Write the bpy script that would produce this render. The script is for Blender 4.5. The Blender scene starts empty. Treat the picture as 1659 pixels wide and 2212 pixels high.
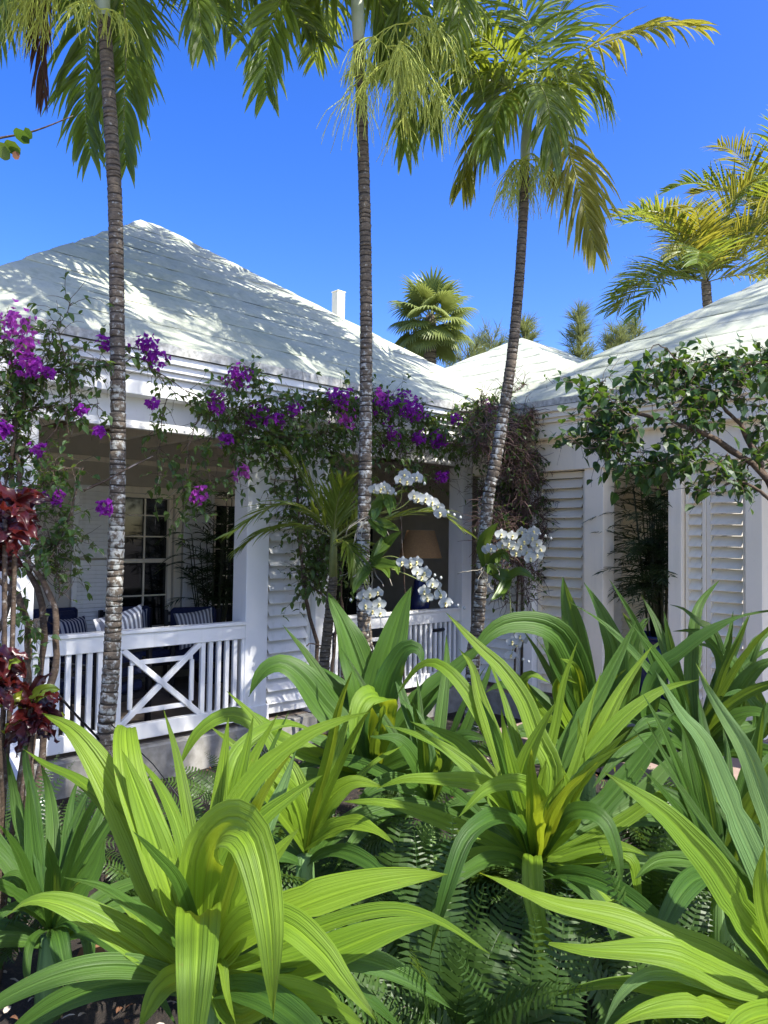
import bpy, math, random
import numpy as np
from mathutils import Vector, Matrix
R = random.Random(7)
rad = math.radians
scene = bpy.context.scene

# ------------------------------------------------------------------ camera
F_D, CX, CY, CZ = 1641.7, 829.5, 1106.0, 1.7       # focal length / centre in reading units of the photograph
PITCH, ROLL = rad(2.1), rad(0.8)
fw = Vector((0, math.cos(PITCH), math.sin(PITCH)))
up0 = Vector((0, -math.sin(PITCH), math.cos(PITCH)))
rt = Vector((1, 0, 0)) * math.cos(ROLL) + up0 * math.sin(ROLL)
upv = up0 * math.cos(ROLL) - Vector((1, 0, 0)) * math.sin(ROLL)
camd = bpy.data.cameras.new('camera')
cam = bpy.data.objects.new('camera', camd)
scene.collection.objects.link(cam)
cam.matrix_world = Matrix(((rt.x, upv.x, -fw.x, 0), (rt.y, upv.y, -fw.y, 0), (rt.z, upv.z, -fw.z, CZ), (0, 0, 0, 1)))
camd.sensor_fit = 'HORIZONTAL'; camd.sensor_width = 36; camd.lens = 36 * 1900 / 1920
camd.clip_start = 0.05; camd.clip_end = 2000
scene.camera = cam

# ------------------------------------------------------------------ light
SUN_AZ, SUN_EL = rad(128), rad(52)                 # azimuth clockwise from the view direction
world = bpy.data.worlds.new('World'); scene.world = world; world.use_nodes = True
nt = world.node_tree; bgn = nt.nodes['Background']
sky = nt.nodes.new('ShaderNodeTexSky'); sky.sky_type = 'NISHITA'; sky.sun_disc = False
sky.sun_elevation = SUN_EL; sky.sun_rotation = SUN_AZ
sky.air_density = 1.0; sky.dust_density = 1.6; sky.ozone_density = 4.0
hs = nt.nodes.new('ShaderNodeHueSaturation'); hs.inputs['Saturation'].default_value = 1.36; hs.inputs['Hue'].default_value = .521; hs.inputs['Value'].default_value = 1.0
nt.links.new(sky.outputs[0], hs.inputs['Color']); nt.links.new(hs.outputs[0], bgn.inputs[0])
bgn.inputs[1].default_value = 0.15
sd = bpy.data.lights.new('sun', 'SUN'); sd.energy = 4.8; sd.angle = rad(0.53); sd.color = (1, .955, .88)
sun = bpy.data.objects.new('sun', sd); scene.collection.objects.link(sun)
SUN = Vector((math.sin(SUN_AZ) * math.cos(SUN_EL), math.cos(SUN_AZ) * math.cos(SUN_EL), math.sin(SUN_EL)))
sun.rotation_euler = (-SUN).to_track_quat('-Z', 'Y').to_euler()
scene.view_settings.view_transform = 'Standard'; scene.view_settings.look = 'None'
scene.view_settings.exposure = 1.15; scene.view_settings.gamma = 1
scene.view_settings.use_curve_mapping = False
scene.cycles.max_bounces = 8; scene.cycles.diffuse_bounces = 5; scene.cycles.transmission_bounces = 4
scene.cycles.use_denoising = True

# ------------------------------------------------------------------ helpers
GZ = -0.33
def ray(x, y): return fw + rt * ((x - CX) / F_D) + upv * ((CY - y) / F_D)
def D(x, y, d):
    r = ray(x, y); return Vector((0, 0, CZ)) + r * (d / r.y)
def onz(x, y, z=GZ):
    r = ray(x, y); return Vector((0, 0, CZ)) + r * ((z - CZ) / r.z)
def ml(px, d): return px * d / F_D

class MB:
    def __init__(s): s.v = []; s.f = []; s.uv = []; s.mi = []
    def add(s, vs, fs, uvs=None, m=0):
        o = len(s.v); s.v += [tuple(v) for v in vs]
        s.f += [tuple(i + o for i in f) for f in fs]
        s.uv += uvs if uvs else [(0.5, 0.5)] * len(vs); s.mi += [m] * len(fs)
    def box(s, x0, x1, y0, y1, z0, z1, m=0, mat=None, bev=0.0):
        x0, x1 = min(x0, x1), max(x0, x1); y0, y1 = min(y0, y1), max(y0, y1); z0, z1 = min(z0, z1), max(z0, z1)
        if bev <= 0:
            vs = [(x, y, z) for z in (z0, z1) for y in (y0, y1) for x in (x0, x1)]
            fs = [(0, 2, 3, 1), (4, 5, 7, 6), (0, 1, 5, 4), (2, 6, 7, 3), (0, 4, 6, 2), (1, 3, 7, 5)]
        else:
            b = min(bev, (x1 - x0) / 2.2, (y1 - y0) / 2.2, (z1 - z0) / 2.2); vs = []; ix = {}
            for i, z in enumerate((z0, z1)):
                for j, y in enumerate((y0, y1)):
                    for k, x in enumerate((x0, x1)):
                        sx, sy, sz = (b if k == 0 else -b), (b if j == 0 else -b), (b if i == 0 else -b)
                        ix[(k, j, i)] = len(vs)
                        vs += [(x, y + sy, z + sz), (x + sx, y, z + sz), (x + sx, y + sy, z)]
            g = lambda k, j, i, a: ix[(k, j, i)] + a
            fs = []
            for k in (0, 1):
                q = [g(k, 0, 0, 0), g(k, 1, 0, 0), g(k, 1, 1, 0), g(k, 0, 1, 0)]; fs.append(tuple(q if k else q[::-1]))
                q = [g(0, k, 0, 1), g(1, k, 0, 1), g(1, k, 1, 1), g(0, k, 1, 1)]; fs.append(tuple(q if not k else q[::-1]))
                q = [g(0, 0, k, 2), g(1, 0, k, 2), g(1, 1, k, 2), g(0, 1, k, 2)]; fs.append(tuple(q if k else q[::-1]))
            for j in (0, 1):
                for i in (0, 1):
                    fs.append((g(0, j, i, 1), g(1, j, i, 1), g(1, j, i, 2), g(0, j, i, 2)))
                    fs.append((g(j, 0, i, 0), g(j, 1, i, 0), g(j, 1, i, 2), g(j, 0, i, 2)))
                    fs.append((g(j, i, 0, 0), g(j, i, 1, 0), g(j, i, 1, 1), g(j, i, 0, 1)))
            for kk in ix: fs.append((g(*kk, 0), g(*kk, 1), g(*kk, 2)))
        if mat is not None: vs = [tuple(mat @ Vector(v)) for v in vs]
        s.add(vs, fs, None, m)
    def tube(s, pts, rs, n=6, m=0, cap=True):
        pts = [Vector(p) for p in pts]
        if not isinstance(rs, (list, tuple)): rs = [rs] * len(pts)
        vs = []; uv = []; L = len(pts)
        T = [(pts[min(i + 1, L - 1)] - pts[max(i - 1, 0)]).normalized() for i in range(L)]
        ref = Vector((0, 0, 1)) if abs(T[0].z) < .9 else Vector((1, 0, 0))
        S = T[0].cross(ref).normalized()
        for i in range(L):
            S = (S - T[i] * S.dot(T[i])).normalized(); B = T[i].cross(S)
            for j in range(n):
                a = 2 * math.pi * j / n
                vs.append(pts[i] + (S * math.cos(a) + B * math.sin(a)) * rs[i]); uv.append((j / n, i / max(1, L - 1)))
        fs = [(i * n + j, i * n + (j + 1) % n, (i + 1) * n + (j + 1) % n, (i + 1) * n + j) for i in range(L - 1) for j in range(n)]
        if cap: fs += [tuple(range(n))[::-1], tuple(range((L - 1) * n, L * n))]
        s.add(vs, fs, uv, m)
    def lathe(s, prof, n=24, c=(0, 0, 0), m=0):
        vs = [(c[0] + r * math.cos(2 * math.pi * j / n), c[1] + r * math.sin(2 * math.pi * j / n), c[2] + z) for r, z in prof for j in range(n)]
        fs = [(i * n + j, i * n + (j + 1) % n, (i + 1) * n + (j + 1) % n, (i + 1) * n + j) for i in range(len(prof) - 1) for j in range(n)]
        s.add(vs, fs, None, m)
    def mesh(s, name, mats, smooth=False):
        me = bpy.data.meshes.new(name); me.from_pydata(s.v, [], s.f)
        for mt in (mats if isinstance(mats, (list, tuple)) else [mats]): me.materials.append(mt)
        if any(s.mi): me.polygons.foreach_set('material_index', s.mi)
        if smooth: me.polygons.foreach_set('use_smooth', [True] * len(me.polygons))
        ul = me.uv_layers.new(name='UVMap')
        li = np.empty(len(me.loops), dtype=np.int32); me.loops.foreach_get('vertex_index', li)
        ul.data.foreach_set('uv', np.array(s.uv, dtype=np.float32)[li].ravel())
        me.update(); return me

def link(name, data, parent=None, mw=None):
    o = bpy.data.objects.new(name, data); scene.collection.objects.link(o)
    if parent is not None: o.parent = parent
    if mw is not None: o.matrix_local = mw
    return o
def part(name, mb, mats, parent, smooth=False, kind=None, label=None, mw=None):
    o = link(name, mb.mesh(name, mats, smooth), parent, mw)
    if kind: o['kind'] = kind
    if label: o['label'] = label
    return o
def tag(o, label, cat, group=None, kind=None):
    o['label'] = label; o['category'] = cat
    if group: o['group'] = group
    if kind: o['kind'] = kind
    return o
def thing(name, label, cat, group=None, mw=None):
    return tag(link(name, None, None, mw), label, cat, group)
def at_base(name, label, cat, p, group=None):
    """an Empty at p; its parts are given in world coordinates through TR(p)"""
    return thing(name, label, cat, group, Matrix.Translation(p))
def TR(p): return Matrix.Translation(-Vector(p))

def cat(pts, n):
    """Catmull-Rom through pts, n samples"""
    P = [Vector(p) for p in pts]
    P = [P[0] * 2 - P[1]] + P + [P[-1] * 2 - P[-2]]
    m = len(P) - 3; out = []
    for k in range(n):
        t = k / (n - 1) * m; i = min(int(t), m - 1); u = t - i
        a, b, c, d = P[i:i + 4]
        out.append(0.5 * (2 * b + (c - a) * u + (2 * a - 5 * b + 4 * c - d) * u * u + (3 * b - a - 3 * c + d) * u ** 3))
    # even spacing
    L = [0]
    for i in range(1, n): L.append(L[-1] + (out[i] - out[i - 1]).length)
    res = []; j = 0
    for k in range(n):
        s = L[-1] * k / (n - 1)
        while j < n - 2 and L[j + 1] < s: j += 1
        w = (s - L[j]) / max(1e-9, L[j + 1] - L[j]); res.append(out[j].lerp(out[j + 1], min(1, max(0, w))))
    return res
def rv(k=1.0): return Vector((R.uniform(-k, k), R.uniform(-k, k), R.uniform(-k, k)))

# ------------------------------------------------------------------ materials
def newmat(name):
    m = bpy.data.materials.new(name); m.use_nodes = True
    nt = m.node_tree; b = nt.nodes['Principled BSDF']; return m, nt, b
def noise(nt, scale, detail=5, coord='Object', rough=.6):
    tc = nt.nodes.new('ShaderNodeTexCoord'); n = nt.nodes.new('ShaderNodeTexNoise')
    n.inputs['Scale'].default_value = scale; n.inputs['Detail'].default_value = detail; n.inputs['Roughness'].default_value = rough
    nt.links.new(tc.outputs[coord], n.inputs['Vector']); return n
def ramp(nt, src, stops):
    r = nt.nodes.new('ShaderNodeValToRGB'); e = r.color_ramp.elements
    while len(e) < len(stops): e.new(0.5)
    for i, (p, c) in enumerate(stops):
        e[i].position = p; e[i].color = (*c, 1) if len(c) == 3 else c
    nt.links.new(src, r.inputs[0]); return r
def mixc(nt, fac, a, b, typ='MIX'):
    m = nt.nodes.new('ShaderNodeMix'); m.data_type = 'RGBA'; m.blend_type = typ
    for sock, v in ((m.inputs[0], fac), (m.inputs[6], a), (m.inputs[7], b)):
        if hasattr(v, 'links'): nt.links.new(v, sock)
        elif isinstance(v, tuple): sock.default_value = (*v, 1) if len(v) == 3 else v
        else: sock.default_value = v
    return m.outputs[2]
def bump(nt, b, src, strength=.3, dist=.01):
    bp = nt.nodes.new('ShaderNodeBump'); bp.inputs['Strength'].default_value = strength; bp.inputs['Distance'].default_value = dist
    nt.links.new(src, bp.inputs['Height']); nt.links.new(bp.outputs[0], b.inputs['Normal'])
def simple(name, c1, c2=None, scale=8, rough=.6, bumps=0., spec=.4, coat=0., metal=0.):
    m, nt, b = newmat(name); c2 = c2 or tuple(x * .8 for x in c1)
    n = noise(nt, scale); r = ramp(nt, n.outputs[0], [(.35, c1), (.7, c2)])
    nt.links.new(r.outputs[0], b.inputs['Base Color']); b.inputs['Roughness'].default_value = rough
    b.inputs['Specular IOR Level'].default_value = spec; b.inputs['Metallic'].default_value = metal
    if bumps: bump(nt, b, n.outputs[0], bumps)
    return m
def leafmat(name, c1, c2, trans, tfac=.35, rough=.4, veins=0, tip=None, spec=.4, vstr=.25, spots=.0, crease=True):
    m, nt, b = newmat(name); L = nt.links
    oi = nt.nodes.new('ShaderNodeObjectInfo')
    n = noise(nt, 5, 3)
    f = nt.nodes.new('ShaderNodeMath'); f.operation = 'MULTIPLY_ADD'; f.inputs[1].default_value = .6; 
    L.new(n.outputs[0], f.inputs[0]); 
    f2 = nt.nodes.new('ShaderNodeMath'); f2.operation = 'MULTIPLY_ADD'; f2.inputs[1].default_value = .6; f2.inputs[2].default_value = -.1
    L.new(oi.outputs['Random'], f2.inputs[0]); L.new(f2.outputs[0], f.inputs[2])
    col = mixc(nt, f.outputs[0], c1, c2)
    uv = nt.nodes.new('ShaderNodeUVMap'); sp = nt.nodes.new('ShaderNodeSeparateXYZ'); L.new(uv.outputs[0], sp.inputs[0])
    tcol = mixc(nt, f.outputs[0], trans, tuple(x * .75 for x in trans))
    if veins:
        mp = nt.nodes.new('ShaderNodeMapping'); mp.inputs['Scale'].default_value = (veins, .35, 1); L.new(uv.outputs[0], mp.inputs[0])
        ofs = nt.nodes.new('ShaderNodeCombineXYZ'); om = nt.nodes.new('ShaderNodeMath'); om.operation = 'MULTIPLY'; om.inputs[1].default_value = 37.; L.new(oi.outputs['Random'], om.inputs[0]); L.new(om.outputs[0], ofs.inputs[1]); L.new(ofs.outputs[0], mp.inputs['Location'])
        n2 = nt.nodes.new('ShaderNodeTexNoise'); n2.inputs['Scale'].default_value = 1.0; n2.inputs['Detail'].default_value = 3; L.new(mp.outputs[0], n2.inputs['Vector'])
        mm = ramp(nt, n2.outputs[0], [(.42, (0, 0, 0)), (.78, (.38, .38, .38))])
        col = mixc(nt, mm.outputs[0], col, tuple(min(1, x * 1.6) for x in c2))
        md = ramp(nt, n2.outputs[0], [(.30, (.45, .45, .45)), (.45, (0, 0, 0))])
        col = mixc(nt, md.outputs[0], col, tuple(x * .55 for x in c1)); tcol = mixc(nt, md.outputs[0], tcol, tuple(x * .6 for x in trans))
        bump(nt, b, n2.outputs[0], vstr, .012)
        if crease:
            ab = nt.nodes.new('ShaderNodeMath'); ab.operation = 'SUBTRACT'; ab.inputs[1].default_value = .5; L.new(sp.outputs[0], ab.inputs[0])
            aa = nt.nodes.new('ShaderNodeMath'); aa.operation = 'ABSOLUTE'; L.new(ab.outputs[0], aa.inputs[0])
            rr = ramp(nt, aa.outputs[0], [(.0, (.45, .45, .45)), (.05, (0, 0, 0))])
            col = mixc(nt, rr.outputs[0], col, tuple(min(1, x * 1.7) for x in c2))
    if tip:
        n3 = noise(nt, 12, 3); a3 = nt.nodes.new('ShaderNodeMath'); a3.operation = 'MULTIPLY_ADD'; a3.inputs[1].default_value = .12; L.new(n3.outputs[0], a3.inputs[0]); rj = nt.nodes.new('ShaderNodeMath'); rj.operation = 'MULTIPLY_ADD'; rj.inputs[1].default_value = .12; L.new(oi.outputs['Random'], rj.inputs[0]); L.new(sp.outputs[1], rj.inputs[2]); L.new(rj.outputs[0], a3.inputs[2])
        rt_ = ramp(nt, a3.outputs[0], [(1.06, (0, 0, 0)), (1.13, (1, 1, 1))])
        col = mixc(nt, rt_.outputs[0], col, tip); tcol = mixc(nt, rt_.outputs[0], tcol, tip)
    if spots:
        n4 = noise(nt, 60, 2); rs = ramp(nt, n4.outputs[0], [(.71, (0, 0, 0)), (.76, (spots,) * 3)])
        col = mixc(nt, rs.outputs[0], col, (.16, .12, .03))
    L.new(col, b.inputs['Base Color']); b.inputs['Roughness'].default_value = rough; b.inputs['Specular IOR Level'].default_value = spec
    tr = nt.nodes.new('ShaderNodeBsdfTranslucent'); L.new(tcol, tr.inputs[0])
    mx = nt.nodes.new('ShaderNodeMixShader'); mx.inputs[0].default_value = tfac
    L.new(b.outputs[0], mx.inputs[1]); L.new(tr.outputs[0], mx.inputs[2]); L.new(mx.outputs[0], nt.nodes['Material Output'].inputs[0])
    return m

M = {}
def paintmat(name, c, g):
    m, nt, b = newmat(name); L = nt.links; n1 = noise(nt, 1.3, 6, rough=.7); n2 = noise(nt, 34, 5, rough=.75)
    tc = nt.nodes.new('ShaderNodeTexCoord'); mp = nt.nodes.new('ShaderNodeMapping'); mp.inputs['Scale'].default_value = (9, 9, .8); L.new(tc.outputs['Object'], mp.inputs[0])
    n3 = nt.nodes.new('ShaderNodeTexNoise'); n3.inputs['Scale'].default_value = 1.5; n3.inputs['Detail'].default_value = 5; L.new(mp.outputs[0], n3.inputs[0])
    r1 = ramp(nt, n1.outputs[0], [(.45, (0, 0, 0)), (.75, (.55, .55, .55))]); r2 = ramp(nt, n2.outputs[0], [(.62, (0, 0, 0)), (.74, (.5, .5, .5))]); r3 = ramp(nt, n3.outputs[0], [(.55, (0, 0, 0)), (.78, (.5, .5, .5))])
    col = mixc(nt, r1.outputs[0], c, tuple(x * .9 for x in c)); col = mixc(nt, r2.outputs[0], col, g); col = mixc(nt, r3.outputs[0], col, g)
    L.new(col, b.inputs['Base Color']); b.inputs['Roughness'].default_value = .5; bump(nt, b, n2.outputs[0], .08, .004); return m
M['white'] = paintmat('white_paint', (.88, .88, .85), (.66, .67, .60))
M['cream'] = paintmat('cream_bounce_paint', (.90, .82, .65), (.68, .63, .50))  # cream made more saturated, warm bounced light put into the colour
M['wallgrey'] = simple('plaster_wall', (.54, .50, .42), (.47, .44, .36), 5, .8, .12)
M['dark'] = simple('dark_wood', (.012, .012, .016), (.02, .02, .024), 10, .35)
M['navy'] = simple('navy_fabric', (.012, .018, .06), (.02, .03, .085), 40, .85, .2)
M['navyglaze'] = simple('navy_glaze', (.006, .012, .06), (.012, .02, .1), 9, .22, .05, .5)
M['plank'] = simple('ceiling_plank', (.17, .10, .05), (.11, .065, .033), 6, .6, .1)
M['iron'] = simple('black_cable', (.01, .01, .012), None, 10, .5)
M['beige'] = simple('beige_cushion', (.42, .36, .27), (.5, .44, .34), 50, .9, .3)
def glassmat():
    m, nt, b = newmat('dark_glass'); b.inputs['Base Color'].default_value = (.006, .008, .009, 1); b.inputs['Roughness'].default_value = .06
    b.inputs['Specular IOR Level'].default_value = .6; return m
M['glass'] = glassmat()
def roofmat():
    m, nt, b = newmat('limewashed_roof'); L = nt.links
    n1 = noise(nt, 1.6, 8, rough=.7); n2 = noise(nt, 14, 6, rough=.75); n3 = noise(nt, 60, 3)
    tc = nt.nodes.new('ShaderNodeTexCoord'); mp = nt.nodes.new('ShaderNodeMapping'); mp.inputs['Scale'].default_value = (7, 7, 1.0)
    L.new(tc.outputs['Object'], mp.inputs[0]); n4 = nt.nodes.new('ShaderNodeTexNoise'); n4.inputs['Scale'].default_value = 1.6; n4.inputs['Detail'].default_value = 5
    L.new(mp.outputs[0], n4.inputs[0])
    base = ramp(nt, n1.outputs[0], [(.3, (.60, .61, .49)), (.75, (.40, .43, .33))]).outputs[0]
    r2 = ramp(nt, n2.outputs[0], [(.48, (0, 0, 0)), (.72, (.55, .55, .55))])
    base = mixc(nt, r2.outputs[0], base, (.33, .36, .26))
    r4 = ramp(nt, n4.outputs[0], [(.52, (0, 0, 0)), (.75, (.5, .5, .5))])
    base = mixc(nt, r4.outputs[0], base, (.26, .29, .21))
    n5 = noise(nt, .55, 6, rough=.65); r5 = ramp(nt, n5.outputs[0], [(.42, (0, 0, 0)), (.66, (.65, .65, .65))]); base = mixc(nt, r5.outputs[0], base, (.32, .36, .27))
    L.new(base, b.inputs['Base Color']); b.inputs['Roughness'].default_value = .85; b.inputs['Specular IOR Level'].default_value = .2
    ad = nt.nodes.new('ShaderNodeMath'); ad.operation = 'ADD'; L.new(n2.outputs[0], ad.inputs[0]); L.new(n3.outputs[0], ad.inputs[1])
    bump(nt, b, ad.outputs[0], .35, .012); return m
M['roof'] = roofmat()
M['edge'] = simple('weathered_lime_edge', (.66, .66, .62), (.30, .30, .27), 22, .9, .35)
def mulchmat():
    m, nt, b = newmat('dark_mulch'); n = noise(nt, 26, 8, rough=.75); n2 = noise(nt, 120, 3)
    r = ramp(nt, n.outputs[0], [(.3, (.012, .009, .007)), (.55, (.035, .025, .018)), (.68, (.09, .06, .04)), (.8, (.22, .18, .14))])
    nt.links.new(r.outputs[0], b.inputs['Base Color']); b.inputs['Roughness'].default_value = .95
    ad = nt.nodes.new('ShaderNodeMath'); nt.links.new(n.outputs[0], ad.inputs[0]); nt.links.new(n2.outputs[0], ad.inputs[1]); bump(nt, b, ad.outputs[0], .9, .03); return m
M['mulch'] = mulchmat()
M['coral'] = simple('pale_bounce_paving', (.62, .57, .48), (.5, .46, .38), 3, .9, .2)
M['concrete'] = simple('concrete', (.34, .33, .30), (.22, .21, .18), 12, .9, .3)
M['tile'] = simple('pink_stone', (.33, .24, .19), (.26, .19, .155), 7, .75, .15)
M['floor'] = simple('porch_floor', (.26, .21, .165), (.19, .155, .125), 6, .6, .1)
def barkmat(name, c1, c2, lich, lf, seed=0):
    m, nt, b = newmat(name); L = nt.links
    tc = nt.nodes.new('ShaderNodeTexCoord'); mp = nt.nodes.new('ShaderNodeMapping'); mp.inputs['Scale'].default_value = (1, 1, 2.6); mp.inputs['Location'].default_value = (seed, 0, 0)
    L.new(tc.outputs['Object'], mp.inputs[0])
    n1 = nt.nodes.new('ShaderNodeTexNoise'); n1.inputs['Scale'].default_value = 22; n1.inputs['Detail'].default_value = 7; n1.inputs['Roughness'].default_value = .7; L.new(mp.outputs[0], n1.inputs[0])
    n2 = noise(nt, 26, 5, rough=.62); n3 = noise(nt, 1.1, 3)
    col = ramp(nt, n1.outputs[0], [(.32, c2), (.62, c1)]).outputs[0]
    ad = nt.nodes.new('ShaderNodeMath'); ad.operation = 'MULTIPLY_ADD'; ad.inputs[1].default_value = .55; L.new(n3.outputs[0], ad.inputs[0]); L.new(n2.outputs[0], ad.inputs[2])
    spz = nt.nodes.new('ShaderNodeSeparateXYZ'); L.new(tc.outputs['Object'], spz.inputs[0])
    zr = nt.nodes.new('ShaderNodeMapRange'); zr.inputs[1].default_value = 2.2; zr.inputs[2].default_value = 5.0; zr.inputs[3].default_value = .03; zr.inputs[4].default_value = -.14; L.new(spz.outputs[2], zr.inputs[0])
    ad2 = nt.nodes.new('ShaderNodeMath'); ad2.operation = 'ADD'; L.new(ad.outputs[0], ad2.inputs[0]); L.new(zr.outputs[0], ad2.inputs[1]); ad = ad2
    r = ramp(nt, ad.outputs[0], [(.78 - lf, (0, 0, 0)), (.90 - lf, (.85, .85, .85))])
    col = mixc(nt, r.outputs[0], col, lich)
    L.new(col, b.inputs['Base Color']); b.inputs['Roughness'].default_value = .9; b.inputs['Specular IOR Level'].default_value = .2
    bump(nt, b, n1.outputs[0], .6, .012); return m
M['bark'] = barkmat('palm_bark', (.19, .155, .115), (.065, .052, .04), (.55, .56, .50), .0)
M['scar'] = simple('ring_scar', (.06, .05, .038), (.035, .028, .022), 20, .95)
M['bark2'] = barkmat('young_palm_bark', (.16, .13, .09), (.06, .05, .03), (.4, .4, .35), -.1, 3)
M['twig'] = barkmat('vine_wood', (.12, .085, .06), (.04, .03, .022), (.30, .28, .25), -.08, 5)
M['deadtwig'] = simple('dry_twig', (.14, .085, .07), (.06, .04, .035), 30, .8, .2)
M['crownshaft'] = simple('crownshaft', (.42, .46, .34), (.30, .36, .22), 5, .45, .06)
LILY = dict(veins=17, vstr=.8, spec=.32, spots=.5)
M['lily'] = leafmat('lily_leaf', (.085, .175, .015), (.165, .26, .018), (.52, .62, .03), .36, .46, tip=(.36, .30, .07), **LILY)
M['lilyshade'] = leafmat('lily_leaf_shaded', (.028, .080, .014), (.060, .125, .016), (.30, .44, .03), .30, .46, tip=(.30, .27, .06), **LILY)  # darker copy of the lily green, deep shade put into the colour
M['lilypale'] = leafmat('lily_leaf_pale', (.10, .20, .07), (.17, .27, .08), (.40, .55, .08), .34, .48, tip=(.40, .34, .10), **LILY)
M['fern'] = leafmat('fern_frond', (.026, .062, .012), (.05, .10, .014), (.18, .28, .025), .30, .45)
M['palm'] = leafmat('palm_frond', (.062, .115, .018), (.135, .185, .024), (.44, .52, .045), .40, .38, tip=(.30, .22, .05), spec=.5)
M['palmyel'] = leafmat('palm_frond_yellow', (.11, .145, .022), (.21, .20, .025), (.55, .50, .05), .36, .42, tip=(.32, .20, .05), spec=.4)
M['palmdead'] = leafmat('palm_frond_dead', (.10, .05, .028), (.06, .03, .02), (.18, .08, .03), .2, .7, spec=.2)
M['fanpalm'] = leafmat('fan_palm_leaf', (.14, .19, .05), (.24, .28, .08), (.36, .42, .09), .32, .45)
M['rachis'] = simple('palm_rachis', (.20, .22, .06), (.13, .15, .04), 12, .5)
M['flowerstring'] = simple('palm_flower_string', (.50, .54, .10), (.40, .46, .08), 30, .6)
M['bouleaf'] = leafmat('bougainvillea_leaf', (.028, .070, .020), (.065, .120, .022), (.28, .40, .04), .32, .42)
M['shrubleaf'] = leafmat('round_leaf', (.015, .046, .012), (.034, .078, .014), (.16, .28, .025), .28, .45)  # green darkened so the shade on the right-hand shrub sits in the colour
M['bract'] = leafmat('magenta_bract', (.24, .018, .34), (.34, .04, .40), (.45, .06, .50), .42, .6, spec=.15)
M['bractlight'] = leafmat('pink_bract', (.44, .045, .46), (.56, .16, .50), (.62, .15, .55), .42, .6, spec=.15)
M['bamboo'] = leafmat('bamboo_palm_leaf', (.014, .035, .012), (.03, .055, .014), (.09, .15, .02), .25, .45)
M['cane'] = simple('bamboo_palm_cane', (.06, .07, .03), (.03, .035, .015), 30, .5)
M['croton'] = leafmat('croton_red', (.035, .006, .008), (.12, .016, .012), (.28, .03, .015), .3, .32, spec=.5, tip=(.50, .13, .02))  # croton colours darkened, shade on the bushes put into them
M['crotondark'] = leafmat('croton_purple', (.014, .006, .010), (.04, .009, .014), (.18, .02, .02), .25, .3, spec=.5)
M['crotongreen'] = leafmat('croton_green', (.10, .20, .02), (.36, .36, .03), (.5, .55, .05), .3, .32, spec=.5)
M['petal'] = leafmat('orchid_petal', (.56, .58, .56), (.48, .51, .48), (.55, .58, .52), .30, .6, spec=.2)
M['lip'] = simple('orchid_lip', (.75, .60, .12), (.70, .68, .50), 60, .5)
M['orchidleaf'] = leafmat('orchid_leaf', (.05, .11, .016), (.10, .15, .02), (.22, .32, .03), .2, .32, spec=.5)
M['orchidstem'] = simple('orchid_stem', (.22, .26, .08), (.14, .18, .05), 20, .5)
M['root'] = simple('pale_root', (.45, .42, .34), (.3, .27, .2), 20, .7)
M['casuarina'] = leafmat('casuarina_needles', (.16, .19, .07), (.24, .26, .09), (.36, .40, .12), .3, .6)
M['litter'] = simple('dry_leaf', (.16, .075, .035), (.09, .04, .02), 14, .8, .1)
M['chip'] = simple('pale_chip', (.45, .40, .33), (.22, .18, .14), 14, .9)
M['stone'] = simple('grey_stone', (.10, .085, .075), (.06, .05, .045), 12, .9, .4)
def shademat():
    m, nt, b = newmat('woven_lampshade'); L = nt.links; n = noise(nt, 60, 3)
    c = ramp(nt, n.outputs[0], [(.3, (.55, .34, .15)), (.7, (.42, .25, .11))]).outputs[0]
    L.new(c, b.inputs['Base Color']); b.inputs['Roughness'].default_value = .8
    tr = nt.nodes.new('ShaderNodeBsdfTranslucent'); L.new(c, tr.inputs[0]); mx = nt.nodes.new('ShaderNodeMixShader'); mx.inputs[0].default_value = .3
    L.new(b.outputs[0], mx.inputs[1]); L.new(tr.outputs[0], mx.inputs[2]); L.new(mx.outputs[0], nt.nodes['Material Output'].inputs[0]); return m
M['shade'] = shademat()
def stripemat(name, ca, cb, scale, axis=0):
    m, nt, b = newmat(name); L = nt.links
    uv = nt.nodes.new('ShaderNodeUVMap'); sp = nt.nodes.new('ShaderNodeSeparateXYZ'); L.new(uv.outputs[0], sp.inputs[0])
    mu = nt.nodes.new('ShaderNodeMath'); mu.operation = 'MULTIPLY'; mu.inputs[1].default_value = scale * 6.283; L.new(sp.outputs[axis], mu.inputs[0])
    sn = nt.nodes.new('ShaderNodeMath'); sn.operation = 'SINE'; L.new(mu.outputs[0], sn.inputs[0])
    r = ramp(nt, sn.outputs[0], [(.05, ca), (.2, cb)]); L.new(r.outputs[0], b.inputs['Base Color']); b.inputs['Roughness'].default_value = .9; return m
M['stripe'] = stripemat('blue_stripe_fabric', (.02, .03, .09), (.45, .47, .52), 9)
M['stripewhite'] = stripemat('white_stripe_fabric', (.20, .20, .22), (.80, .79, .76), 10)

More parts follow.
